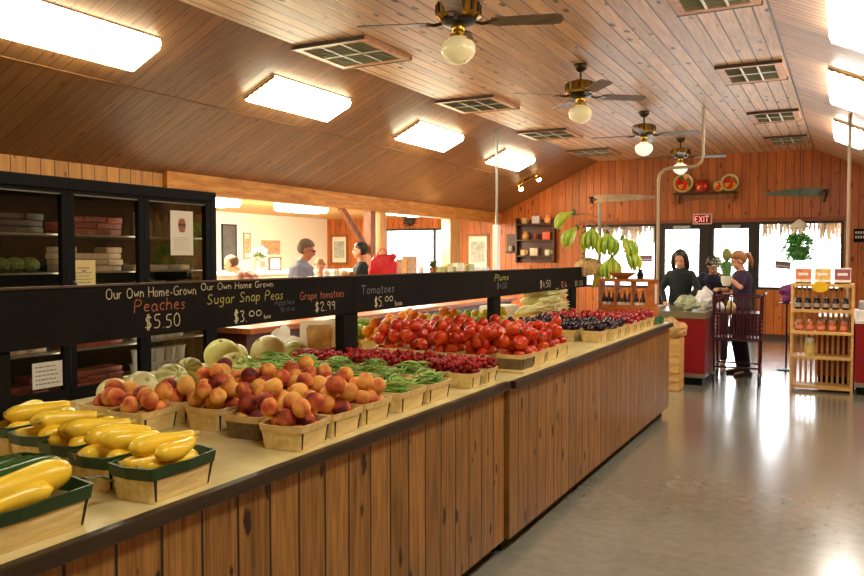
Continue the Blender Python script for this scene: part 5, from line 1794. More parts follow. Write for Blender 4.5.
# hanging fern
fn = thing('hanging_fern', 'bushy green fern in a hanging pot in front of the right window', 'plant', (-0.765, 15.15, 0))
MB().lathe([(0.09, 1.50), (0.15, 1.58), (0.17, 1.70), (0.175, 1.72), (0.14, 1.715)], 20).build('hanging_pot', plain('grey_lilac_pot', srgb(176, 166, 180), 0.5), fn, True)
for k in range(3):
    a_ = 2 * PI * k / 3
    MB().tube([(0.165 * math.cos(a_), 0.165 * math.sin(a_), 1.71), (0, 0, 2.25)], 0.004, 5).build('hanger_wire', m_dkmetal, fn)
MB().tube([(0, 0, 2.25), (0, 0, 3.5)], 0.005, 5).build('ceiling_hook', m_dkmetal, fn)
MB().lathe([(0.17, 2.05), (0.12, 2.12), (0.02, 2.2)], 16, cap=False).build('shade_cone', plain('straw_shade', srgb(236, 230, 214), 0.7), fn, True)
a = MB()
rn = random.Random(31)
for k in range(760):
    an, u = rn.uniform(0, 6.28), rn.random()
    R_ = 0.05 + 0.27 * math.sqrt(rn.random())
    z_ = 1.48 + 0.46 * u
    R_ *= math.sin(PI * (0.15 + 0.75 * u)) ** 0.5
    c_ = Vector((R_ * math.cos(an), R_ * math.sin(an), z_))
    d_ = Vector((math.cos(an + rn.uniform(-.6, .6)), math.sin(an + rn.uniform(-.6, .6)), rn.uniform(-1.0, 0.6))).normalized() * 0.055
    sd = d_.cross(Vector((0, 0, 1))).normalized() * 0.028
    a.add([c_ - d_, c_ + sd, c_ + d_, c_ - sd], [(0, 1, 2, 3)])
for k in range(30):
    an = rn.uniform(0, 6.28)
    a.tube([(0.08 * math.cos(an), 0.08 * math.sin(an), 1.7), (0.2 * math.cos(an), 0.2 * math.sin(an), 1.82), (0.29 * math.cos(an), 0.29 * math.sin(an), 1.62)], 0.003, 4)
fo = a.build('foliage', plain('fern_green', srgb(84, 176, 64), 0.5, var=0.35, vscale=12), fn)

# ================================================================== CHECKOUT
m_redlam = plain('red_laminate', srgb(140, 18, 30), 0.3, var=0.06)
def checkout(label, x0, x1, y0, y1, lip):
    r = thing('checkout_counter', label, 'counter', (0, 0, 0))
    MB().box(x0, x1, y0, y1, 0.14, 0.80).build('red_body', m_redlam, r)
    MB().box(x0 + 0.03, x1 - 0.03, y0 + 0.03, y1 - 0.03, 0, 0.09).build('toe_kick', m_black, r)
    MB().box(x0 - 0.004, x1 + 0.004, y0 - 0.004, y1 + 0.004, 0.09, 0.14).build('base_trim', m_steel, r)
    if lip:
        MB().bbox(x0 - 0.01, x1 + 0.01, y0 - 0.01, y1 + 0.01, 0.80, 0.88, 0.006).build('metal_top', plain('grey_green_metal', srgb(150, 146, 118), 0.3, 0.6), r)
    else:
        MB().bbox(x0 - 0.01, x1 + 0.01, y0 - 0.01, y1 + 0.01, 0.80, 0.84, 0.006).build('counter_top', m_white, r)
    return r
checkout('dark red checkout counter with steel top at the end of the long counter', -2.30, -1.485, 9.70, 11.0, True).children
rc = checkout('dark red counter at the right edge, reaching behind the slatted rack', 0.09, 1.3, 9.85, 12.0, False)
MB().box(-0.30, 0.09, 10.26, 10.9, 0.14, 0.80).build('red_wing', m_redlam, rc)
MB().box(-0.29, 0.09, 10.27, 10.9, 0.0, 0.14).build('wing_toe_kick', m_black, rc)
MB().bbox(-0.31, 0.08, 10.25, 10.9, 0.80, 0.84, 0.006).build('wing_top', m_white, rc)
# bag of greens, scale, register
crumpled('produce_bag', 'clear bag of leafy greens on the left checkout counter', 'bag', (-1.74, 9.95, 0.88), (0.14, 0.12, 0.10), plain('bag_of_greens', srgb(160, 172, 140), 0.35, var=0.35, vscale=14), 5)
crumpled('produce_bag', 'white plastic bag standing behind the bag of greens', 'bag', (-1.60, 10.30, 0.88), (0.10, 0.09, 0.13), plain('white_plastic_bag', srgb(228, 228, 226), 0.3), 11)
crumpled('produce_bag', 'white plastic bag nearest the shopping cart on the checkout', 'bag', (-1.62, 10.62, 0.88), (0.09, 0.09, 0.14), plain('white_plastic_bag', srgb(228, 228, 226), 0.3), 17)
cs = thing('cash_register', 'pale grey cash register on the red counter at the right edge', 'register', (0.26, 10.15, 0.84))
MB().bbox(-0.16, 0.18, -0.16, 0.18, 0, 0.10, 0.01).build('drawer', m_white, cs)
MB().bbox(-0.14, 0.16, -0.06, 0.16, 0.10, 0.20, 0.02).build('keyboard_body', plain('register_grey', srgb(176, 176, 176), 0.5), cs)
MB().bbox(-0.06, 0.10, 0.02, 0.06, 0.20, 0.31, 0.008).build('display', m_white, cs)
# berry boxes at the end of the long counter
for i, (px, py) in enumerate(((657, 322), (662, 321), (667, 320))):
    pass
for i, (x, y) in enumerate(((-1.70, 7.60), (-1.60, 7.66), (-1.62, 7.52))):
    b = thing('berry_box', 'small green berry box at the far corner of the long counter, %s' % ['left of three', 'farthest of three', 'nearest of three'][i], 'box', (x, y, ZT))
    a = MB()
    a.loft([[(-0.035, -0.035, 0), (0.035, -0.035, 0), (0.035, 0.035, 0), (-0.035, 0.035, 0)], [(-0.045, -0.045, 0.07), (0.045, -0.045, 0.07), (0.045, 0.045, 0.07), (-0.045, 0.045, 0.07)],
            [(-0.041, -0.041, 0.07), (0.041, -0.041, 0.07), (0.041, 0.041, 0.07), (-0.041, 0.041, 0.07)], [(-0.032, -0.032, 0.004), (0.032, -0.032, 0.004), (0.032, 0.032, 0.004), (-0.032, 0.032, 0.004)]])
    a.build('box_body', plain('green_pulp', srgb(60, 128, 88), 0.7), b)
    k = MB()
    for q in range(9):
        k.ball(((q % 3 - 1) * 0.022, (q // 3 - 1) * 0.022, 0.058), 0.013, 8, 6)
    o = k.build('berries', plain('dark_berries', srgb(40, 34, 60), 0.4), b, True)
    o['kind'] = 'stuff'

# ------------------------------------------------------------------ bottle rack on the counter end
br = thing('bottle_rack', 'open wooden rack of dark bottles at the far end of the long counter', 'rack', (-1.87, 7.55, ZT), 0.0)
MB().bbox(-0.27, -0.25, -0.09, 0.09, 0, 0.42, 0.003).build('side_board', m_orwood, br)
MB().bbox(0.20, 0.27, -0.09, 0.09, 0, 0.42, 0.003).build('side_board', m_orwood, br)
MB().bbox(-0.27, 0.27, -0.10, 0.10, 0.40, 0.43, 0.004).build('top_board', m_orwood, br)
MB().bbox(-0.25, 0.20, -0.09, 0.09, 0.10, 0.12, 0.003).build('shelf_board', m_orwood, br)
MB().bbox(-0.25, 0.20, -0.095, -0.083, 0.12, 0.18, 0.003).build('front_rail', m_orwood, br)
for x in (-0.11, 0.05):
    MB().box(x - 0.008, x + 0.008, -0.088, 0.088, 0.12, 0.40).build('divider', m_orwood, br)
me_bt = MB().lathe([(0.022, 0), (0.024, 0.01), (0.024, 0.11), (0.010, 0.145), (0.010, 0.175), (0.012, 0.176), (0.012, 0.19)], 12).mesh('bottle', plain('dark_glass_bottle', srgb(44, 28, 24), 0.15), True)
me_lb = MB().lathe([(0.0248, 0.035), (0.0248, 0.085)], 12, cap=False).mesh('label', plain('bottle_label', srgb(226, 216, 196), 0.6), True)
me_cp = MB().lathe([(0.013, 0.17), (0.013, 0.194), (0.005, 0.196)], 10).mesh('cap', plain('gold_cap', srgb(190, 160, 90), 0.3, 0.6), True)
for k in range(8):
    x = -1.87 + [-0.225, -0.18, -0.135, -0.08, -0.03, 0.02, 0.085, 0.145][k]
    o = bpy.data.objects.new('bottle', me_bt)
    COL.objects.link(o)
    o.location = (x, 7.52, ZT + 0.121)
    tag(o, 'small dark bottle with pale label standing in the wooden rack', 'bottle', 'bottles in the wooden rack on the long counter')
    for m_, n_ in ((me_lb, 'label_band'), (me_cp, 'cap')):
        p = bpy.data.objects.new(n_, m_)
        COL.objects.link(p)
        p.parent = o
o = MB().lathe([(0.05, 0), (0.13, 0.05), (0.135, 0.06), (0.12, 0.055)], 18).build('basket_bowl', plain('wicker', srgb(176, 120, 66), 0.7, var=0.25, vscale=60), None, True, loc=(-1.93, 7.55, ZT + 0.43))
tag(o, 'shallow wicker bowl on top of the wooden bottle rack', 'bowl')
r = MB().lathe([(0.03, 0), (0.035, 0.05), (0.02, 0.07), (0.028, 0.09)], 14).build('small_lamp', m_dkmetal, None, True, loc=(-1.76, 7.56, ZT + 0.43))
tag(r, 'small black ornament on the bottle rack, right of the bowl', 'ornament')
r = MB().bbox(-0.001, 0.001, -0.045, 0.045, -0.1, 0.08, 0.0005).build('paper_note', m_tub, None, loc=(-1.598, 7.50, ZT + 0.3))
tag(r, 'white paper note taped to the right side of the bottle rack', 'note')

# ------------------------------------------------------------------ banana stand
bs = thing('banana_stand', 'metal banana tree with hooks rising behind the far chalkboard', 'stand', (-2.30, 8.05, 0))
MB().tube([(0, 0, 0), (0, 0, 2.10)], 0.018, 10).lathe([(0.2, 0), (0.2, 0.02), (0.03, 0.04)], 20).build('pole', m_steel, bs, True)
HOOK = []
for (dx, dy, z) in ((-0.27, -0.05, 1.93), (-0.16, 0.03, 1.86), (0.10, -0.02, 1.80), (0.26, 0.0, 1.78), (0.13, -0.10, 1.52), (0.02, 0.18, 1.80)):
    MB().tube([(0, 0, z + 0.02), (dx * 0.6, dy * 0.6, z + 0.07), (dx, dy, z + 0.05), (dx, dy, z)], 0.006, 6).build('hook', m_steel, bs, True)
m_ban = fruit_mat('green_banana_skin', [(0.3, srgb(206, 216, 78)), (0.55, srgb(160, 196, 60)), (0.8, srgb(118, 168, 52))], 1.4, 0.4, val=0.1)
m_bany = fruit_mat('yellow_banana_skin', [(0.3, srgb(226, 206, 70)), (0.7, srgb(180, 190, 56))], 1.4, 0.4, val=0.1)
def banana_mesh(name, mat):
    a = MB()
    pts, rad = [], []
    for i in range(11):
        u = i / 10
        an = -0.2 + 1.5 * u
        pts.append((0.125 * math.sin(an) * 0.9 , 0, -0.02 - 0.17 * u))
        rad.append([0.006, 0.010, 0.018, 0.023, 0.025, 0.0255, 0.025, 0.023, 0.018, 0.010, 0.004][i])
    pts = [(0.055 * math.sin(PI * i / 10), 0, -0.225 * i / 10) for i in range(11)]
    a.tube(pts, rad, 7)
    return a.mesh(name, mat, True)
me_bg, me_by = banana_mesh('banana', m_ban), banana_mesh('banana', m_bany)
def bunch(label, loc, n, yaw, tilt, me, spread=1.1, rows=2):
    b = thing('banana_bunch', label, 'bananas', loc)
    MB().lathe([(0.012, 0.03), (0.02, 0.0), (0.028, -0.02), (0.01, -0.03)], 10).build('stalk', m_calyx, b, True)
    for r_ in range(rows):
        for k in range(n):
            th = (k - (n - 1) / 2) * spread / n * 2 + yaw
            o = bpy.data.objects.new('banana', me)
            COL.objects.link(o)
            o.parent = b
            m_ = Matrix.Rotation(tilt * 0.8, 4, Vector((-math.sin(yaw), math.cos(yaw), 0)) * -1.0) @ Rz(th) @ T(0.016 + 0.016 * r_, 0, -0.01 - 0.02 * r_) @ Ry(-0.05 - 0.12 * r_)
            o.matrix_local = m_
    return b
B0 = Vector((-2.30, 8.05, 0))
def bp(px, py, y=8.05):
    return at_y(px, py, y)
bunch('bunch of green bananas highest on the stand, pointing left', bp(574, 212), 5, PI + 0.3, 0.75, me_bg)
bunch('second green bunch just below the highest, left of the pole', bp(577, 227), 5, PI + 0.9, 0.45, me_bg)
bunch('green bunch hanging close left of the metal pole', bp(592, 228), 5, -1.6, 0.12, me_bg, 1.4)
bunch('dense green bunch hanging right of the metal pole', bp(608, 233), 7, -1.6, 0.18, me_bg, 2.2)
bunch('green bunch at the right of the stand, slanting down', bp(622, 238), 5, -0.4, 0.5, me_bg)
bunch('lowest green bunch hanging above the bottle rack', bp(612, 257), 6, -1.7, 0.14, me_bg, 1.6)
bunch('green bananas leaning right onto the bottle rack', bp(626, 250), 4, -0.5, 0.45, me_bg)
bunch('yellow green bunch below the straw hat basket', bp(592, 266), 3, -0.2, -0.12, me_by, 0.6, 1)
# woven hoop basket hanging on the stand
hb = thing('hanging_basket', 'pale woven basket hanging on the banana stand, above the chalkboard end', 'basket', bp(588, 268))
MB().lathe([(0.02, 0.095), (0.08, 0.085), (0.135, 0.04), (0.155, -0.01), (0.15, -0.015), (0.13, 0.03), (0.075, 0.075), (0.02, 0.085)], 26, Rx(0.5), cap=False).build('woven_bowl', plain('straw_weave', srgb(196, 160, 100), 0.7, var=0.3, vscale=50), hb, True)
a = MB()
for k in range(9):
    an = PI * k / 8 * 2
    a.tube([(0.05 * math.cos(an), 0.05 * math.sin(an), 0.094), (0.125 * math.cos(an), 0.125 * math.sin(an), 0.057), (0.16 * math.cos(an), 0.16 * math.sin(an), -0.01)], 0.005, 5, Rx(0.5))
a.build('pale_ribs', plain('pale_straw', srgb(236, 216, 160), 0.7), hb, True)
# dried garland of garlic / peppers down the left of the stand
g = MB()
rn = random.Random(6)
for k in range(26):
    z = -0.022 * k
    g.ball((rn.uniform(-.012, .012), rn.uniform(-.012, .012), z), 0.016, 8, 6)
o = g.build('dried_garland', plain('dried_garland', srgb(196, 150, 60), 0.6, var=0.45, vscale=30), None, True, loc=bp(583, 229))
tag(o, 'long yellow brown garland hanging left of the metal banana pole', 'garland')

# ------------------------------------------------------------------ crates and paper bag past the counter
o = thing('crate_stack', 'light wooden crates on the floor between long counter and checkout', 'crate', (-1.83, 9.3, 0))
for z in (0.0, 0.30):
    f = MB()
    for zz in (0.01, 0.11, 0.21):
        f.box(-0.15, 0.15, -0.16, -0.145, z + zz, z + zz + 0.09).box(-0.15, 0.15, 0.145, 0.16, z + zz, z + zz + 0.09)
        f.box(0.135, 0.15, -0.145, 0.145, z + zz, z + zz + 0.09).box(-0.15, -0.135, -0.145, 0.145, z + zz, z + zz + 0.09)
    for sx in (-1, 1):
        for sy in (-1, 1):
            f.box(sx * 0.125 - 0.01, sx * 0.125 + 0.01, sy * 0.135 - 0.01, sy * 0.135 + 0.01, z, z + 0.295)
    f.box(-0.14, 0.14, -0.15, 0.15, z, z + 0.012)
    f.build('crate', m_ltwood, o)
crumpled('paper_bag', 'brown paper bag drooping over the crates beside the checkout', 'bag', (-1.80, 9.27, 0.595), (0.17, 0.13, 0.12), plain('brown_paper', srgb(196, 158, 100), 0.7, var=0.15), 23)

# ------------------------------------------------------------------ slatted rack
rk = thing('slatted_rack', 'light wooden rack with slatted back and shelves of jars, right side', 'rack', (-0.56, 9.9, 0))
W_, D_ = 0.62, 0.30
for x in (0.0, W_):
    for y in (0.0, D_):
        MB().bbox(x - 0.014, x + 0.014, y - 0.014, y + 0.014, 0, 1.24, 0.003).build('upright', m_ltwood, rk)
RZ = (0.03, 0.37, 0.655, 0.905, 1.20)
for z in RZ:
    MB().bbox(-0.01, W_ + 0.01, -0.018, D_ + 0.01, z, z + 0.035, 0.004).build('shelf', m_ltwood, rk)
for k in range(11):
    x = 0.03 + (W_ - 0.06) * k / 10
    MB().box(x - 0.013, x + 0.013, D_ + 0.012, D_ + 0.022, 0.03, 1.22).build('back_slat', m_ltwood, rk)
# printed boxes on the top
for k, (cm, w_) in enumerate(((srgb(214, 118, 56), 'orange'), (srgb(222, 176, 66), 'yellow'), (srgb(150, 60, 56), 'dark red'))):
    b = thing('display_box', '%s fronted display box on top of the slatted rack' % w_, 'box', (-0.56 + 0.11 + k * 0.20, 10.02, 1.235))
    m_ = Rx(math.radians(-14))
    MB().bbox(-0.085, 0.085, -0.08, 0.06, 0, 0.165, 0.004, m_).build('box_body', plain('box_white', srgb(236, 230, 214), 0.5), b)
    MB().box(-0.078, 0.078, -0.084, -0.08, 0.03, 0.15, m_).build('front_print', plain('print_' + w_.replace(' ', '_'), cm, 0.4, var=0.25, vscale=30), b)
    MB().box(-0.05, 0.05, -0.087, -0.084, 0.075, 0.105, m_).build('title_bar', plain('box_white', srgb(236, 230, 214), 0.5), b)
yd = MB().lathe([(0.001, -0.002), (0.085, -0.002), (0.085, 0.002), (0.001, 0.002)], 24, Rx(PI / 2), sx=1.0, sy=0.72).build('price_sign', plain('yellow_card', srgb(240, 196, 26), 0.4, var=0.08, vscale=30), None, False, loc=(-0.27, 9.875, 1.20))
tag(yd, 'bright yellow oval sign on the front of the slatted rack', 'sign')
def jarmesh(name, r_, h, mat):
    return MB().lathe([(r_ * 0.9, 0), (r_, 0.01), (r_, h * 0.72), (r_ * 0.78, h * 0.82), (r_ * 0.78, h * 0.84)], 16).mesh(name, mat, True)
def lidmesh(r_, h, mat):
    return MB().lathe([(r_ * 0.82, h * 0.82), (r_ * 0.82, h), (r_ * 0.3, h * 1.005)], 16).mesh('lid', mat, True)
def bandmesh(r_, h, mat):
    return MB().lathe([(r_ * 1.015, h * 0.2), (r_ * 1.015, h * 0.55)], 16, cap=False).mesh('jar_label', mat, True)
jd = (jarmesh('jar', 0.036, 0.13, plain('dark_jam', srgb(34, 22, 24), 0.12)), lidmesh(0.036, 0.13, m_dkmetal), bandmesh(0.036, 0.13, plain('grey_label', srgb(170, 160, 150), 0.6)))
jo = (jarmesh('jar', 0.044, 0.12, plain('orange_preserve', srgb(206, 92, 40), 0.15, var=0.3, vscale=40)), lidmesh(0.044, 0.12, plain('tan_lid', srgb(196, 150, 110), 0.4)), bandmesh(0.044, 0.12, plain('peach_label', srgb(226, 150, 110), 0.6)))
jw = (jarmesh('jar', 0.055, 0.20, plain('pale_pickle', srgb(206, 194, 130), 0.2, var=0.2, vscale=30)), lidmesh(0.055, 0.20, m_white), bandmesh(0.055, 0.20, plain('yellow_label', srgb(220, 200, 110), 0.6)))
def putjar(tri, x, y, z, label, group):
    o = bpy.data.objects.new('jar', tri[0])
    COL.objects.link(o)
    o.location = (x, y, z)
    tag(o, label, 'jar', group)
    for m_, n_ in ((tri[1], 'lid'), (tri[2], 'jar_label')):
        p = bpy.data.objects.new(n_, m_)
        COL.objects.link(p)
        p.parent = o
for k in range(6):
    for j in range(2):
        putjar(jd, -0.56 + 0.06 + k * 0.097, 9.97 + j * 0.09, 0.94, 'dark jam jar on the upper shelf of the slatted rack', 'dark jars on the slatted rack')
for k in range(5):
    for j in range(2):
        putjar(jo, -0.56 + 0.075 + k * 0.115, 9.97 + j * 0.11, 0.69, 'orange preserve jar on the middle shelf of the slatted rack', 'orange jars on the slatted rack')
putjar(jw, -0.56 + 0.19, 10.0, 0.405, 'lone pale jar with white lid on the lower shelf of the slatted rack', None)
crumpled('purple_bag', 'purple plastic bag hanging behind the left side of the slatted rack', 'bag', (-0.72, 11.6, 0.92), (0.09, 0.07, 0.14), plain('purple_plastic', srgb(120, 40, 110), 0.4), 31)
pg = MB().tube([(-0.72, 11.6, 0.0), (-0.72, 11.6, 0.92)], 0.012, 8).lathe([(0.12, 0), (0.12, 0.015), (0.02, 0.03)], 16, T(-0.72, 11.6, 0)).lathe([(0.02, 0.90), (0.1, 0.91), (0.1, 0.92)], 12, T(-0.72, 11.6, 0))
o = pg.build('bag_stand', m_dkmetal, None, True)
tag(o, 'thin metal stand under the purple bag, left of the slatted rack', 'stand')

# ------------------------------------------------------------------ shopping cart
m_cart = plain('maroon_cart', srgb(66, 18, 30), 0.3)
ct = thing('shopping_cart', 'tall dark maroon wire shopping cart in front of the woman with the plant', 'cart', (-1.185, 10.28, 0), 0.05)
hw, hd = 0.26, 0.24
def wire(mb, a_, b_, r_=0.006):
    mb.tube([a_, b_], r_, 5)
f = MB()
for (x, y) in ((-hw, -hd), (hw, -hd), (-hw, hd), (hw, hd)):
    f.tube([(x * 0.98, y, 0.14), (x, y, 0.53), (x * 1.04, y * 1.02, 1.075)], 0.013, 7)
for z in (0.20, 0.53, 1.06):
    k_ = 1.0 if z < 1 else 1.04
    pts = [(-hw * k_, -hd, z), (hw * k_, -hd, z), (hw * k_, hd, z), (-hw * k_, hd, z)]
    for i_ in range(4):
        f.tube([pts[i_], pts[(i_ + 1) % 4]], 0.012, 6)
f.build('cart_frame', m_cart, ct, True)
up = MB()
for z0, z1 in ((0.86, 1.06),):
    for k in range(9):
        x = -hw + 2 * hw * k / 8
        wire(up, (x, -hd, z0), (x * 1.03, -hd, z1), 0.010)
        wire(up, (x, hd, z0), (x * 1.03, hd, z1), 0.005)
    for k in range(7):
        y = -hd + 2 * hd * k / 6
        wire(up, (-hw, y, z0), (-hw * 1.03, y, z1), 0.005)
        wire(up, (hw, y, z0), (hw * 1.03, y, z1), 0.005)
up.bbox(-hw, hw, -hd, hd, 0.84, 0.86, 0.004)
up.build('upper_basket', m_cart, ct)
lo_ = MB()
for k in range(15):
    x = -hw + 2 * hw * k / 14
    wire(lo_, (x, -hd, 0.56), (x, -hd, 0.84), 0.011)
    wire(lo_, (x, hd, 0.56), (x, hd, 0.84), 0.006)
for z in (0.60, 0.65, 0.70, 0.75, 0.80):
    wire(lo_, (-hw, -hd, z), (hw, -hd, z), 0.005)
    wire(lo_, (-hw, -hd, z), (-hw, hd, z), 0.005)
    wire(lo_, (hw, -hd, z), (hw, hd, z), 0.005)
lo_.bbox(-hw, hw, -hd, hd, 0.52, 0.56, 0.004)
lo_.build('lower_basket', m_cart, ct)
MB().tube([(hw * 1.04, -hd, 1.06), (hw * 1.18, -hd, 1.09), (hw * 1.18, hd, 1.09), (hw * 1.04, hd, 1.06)], 0.014, 8).build('push_handle', m_cart, ct, True)
for (x, y) in ((-hw, -hd), (hw, -hd), (-hw, hd), (hw, hd)):
    w_ = MB().lathe([(0.05, -0.012), (0.055, -0.008), (0.055, 0.008), (0.05, 0.012)], 16, T(x * 0.98, y, 0.055) @ Ry(PI / 2))
    wo = w_.build('wheel', m_dkmetal, ct, True)
    MB().box(x * 0.98 - 0.018, x * 0.98 + 0.018, y - 0.01, y + 0.01, 0.055, 0.15).build('castor_fork', m_steel, wo)
crumpled('produce_bag', 'pale yellow bag in the shopping cart basket', 'bag', (-1.27, 10.25, 0.86), (0.06, 0.06, 0.075), plain('pale_yellow_bag', srgb(232, 208, 150), 0.4), 41)
crumpled('produce_bag', 'white bag at the left in the shopping cart basket', 'bag', (-1.40, 10.3, 0.86), (0.055, 0.06, 0.06), plain('white_plastic_bag', srgb(228, 228, 226), 0.3), 47)
# ================================================================== PEOPLE
def remeshed(name, mb, mat, voxel, parent, smooth_it=4):
    me = mb.mesh(name, mat, 'all')
    o = bpy.data.objects.new(name, me)
    COL.objects.link(o)
    r_ = o.modifiers.new('r', 'REMESH')
    r_.mode = 'VOXEL'
    r_.voxel_size = voxel
    s_ = o.modifiers.new('s', 'SMOOTH')
    s_.iterations = smooth_it
    s_.factor = 0.5
    dg = bpy.context.evaluated_depsgraph_get()
    dg.update()
    new = bpy.data.meshes.new_from_object(o.evaluated_get(dg))
    o.modifiers.clear()
    o.data = new
    bpy.data.meshes.remove(me)
    for p in new.polygons:
        p.use_smooth = True
    o.parent = parent
    return o

def limb(mb, pts, rs, seg=12):
    """tapering closed limb with rounded joints"""
    P, R = [], []
    for i in range(len(pts) - 1):
        a_, b_ = Vector(pts[i]), Vector(pts[i + 1])
        for k in range(4):
            u = k / 4
            P.append(a_.lerp(b_, u))
            bulge = 1 + 0.07 * math.sin(PI * u)
            R.append((rs[i] * (1 - u) + rs[i + 1] * u) * bulge)
    P.append(Vector(pts[-1]))
    R.append(rs[-1])
    mb.tube(P, R, seg)
    for p, r_ in zip(pts, rs):
        mb.ball(p, r_, 12, 8)

def torso(mb, rows, lat, seg=22):
    """rows: (centre, half width, half depth, up direction)"""
    rings = []
    lat = Vector(lat).normalized()
    for c_, w_, d_, up in rows:
        up = Vector(up).normalized()
        fw = up.cross(lat).normalized()
        rings.append([Vector(c_) + lat * (w_ * math.copysign(abs(math.cos(2 * PI * k / seg)) ** 0.85, math.cos(2 * PI * k / seg))) + fw * (d_ * math.sin(2 * PI * k / seg)) for k in range(seg)])
    mb.loft(rings)

def hand(mb, w, el, curl=0.5, s=1.0, side=1):
    d = (Vector(w) - Vector(el)).normalized()
    up = Vector((0, 0, 1)) if abs(d.z) < 0.8 else Vector((0, 1, 0))
    lat = d.cross(up).normalized()
    nrm = lat.cross(d).normalized()
    w = Vector(w)
    rings = []
    for u, ww, tt in ((-0.01, 0.024, 0.018), (0.03, 0.036, 0.017), (0.07, 0.042, 0.015), (0.088, 0.040, 0.012)):
        rings.append([w + d * u * s + lat * ww * s * math.cos(2 * PI * k / 12) + nrm * tt * s * math.sin(2 * PI * k / 12) for k in range(12)])
    mb.loft(rings)
    for i_, (off, L) in enumerate(((-0.033, 0.062), (-0.011, 0.075), (0.011, 0.070), (0.032, 0.054))):
        p0 = w + d * 0.075 * s + lat * off * s
        p1 = p0 + (d * math.cos(curl * 0.5) - nrm * math.sin(curl * 0.5)) * L * 0.5 * s + lat * off * 0.15
        p2 = p1 + (d * math.cos(curl * 1.6) - nrm * math.sin(curl * 1.6)) * L * 0.5 * s
        mb.tube([p0, p1, p2], [0.0095 * s, 0.009 * s, 0.007 * s], 8)
    b = w + d * 0.025 * s + lat * side * -0.03 * s
    mb.tube([b, b + (d * 0.6 - lat * side * 0.7 - nrm * 0.3).normalized() * 0.035 * s, b + (d * 0.8 - lat * side * 0.75 - nrm * 0.6).normalized() * 0.062 * s], [0.013 * s, 0.011 * s, 0.008 * s], 8)

def skin(name, c):
    return plain(name, c, 0.5, var=0.05, spec=0.3)
m_skinA = skin('skin_light', srgb(222, 164, 132))
m_skinB = skin('skin_tan', srgb(196, 132, 100))
m_eye = plain('eye_dark', srgb(40, 28, 24), 0.3)
m_lip = plain('lips', srgb(168, 84, 76), 0.5)
m_sole = plain('dark_shoe', srgb(44, 40, 42), 0.5)

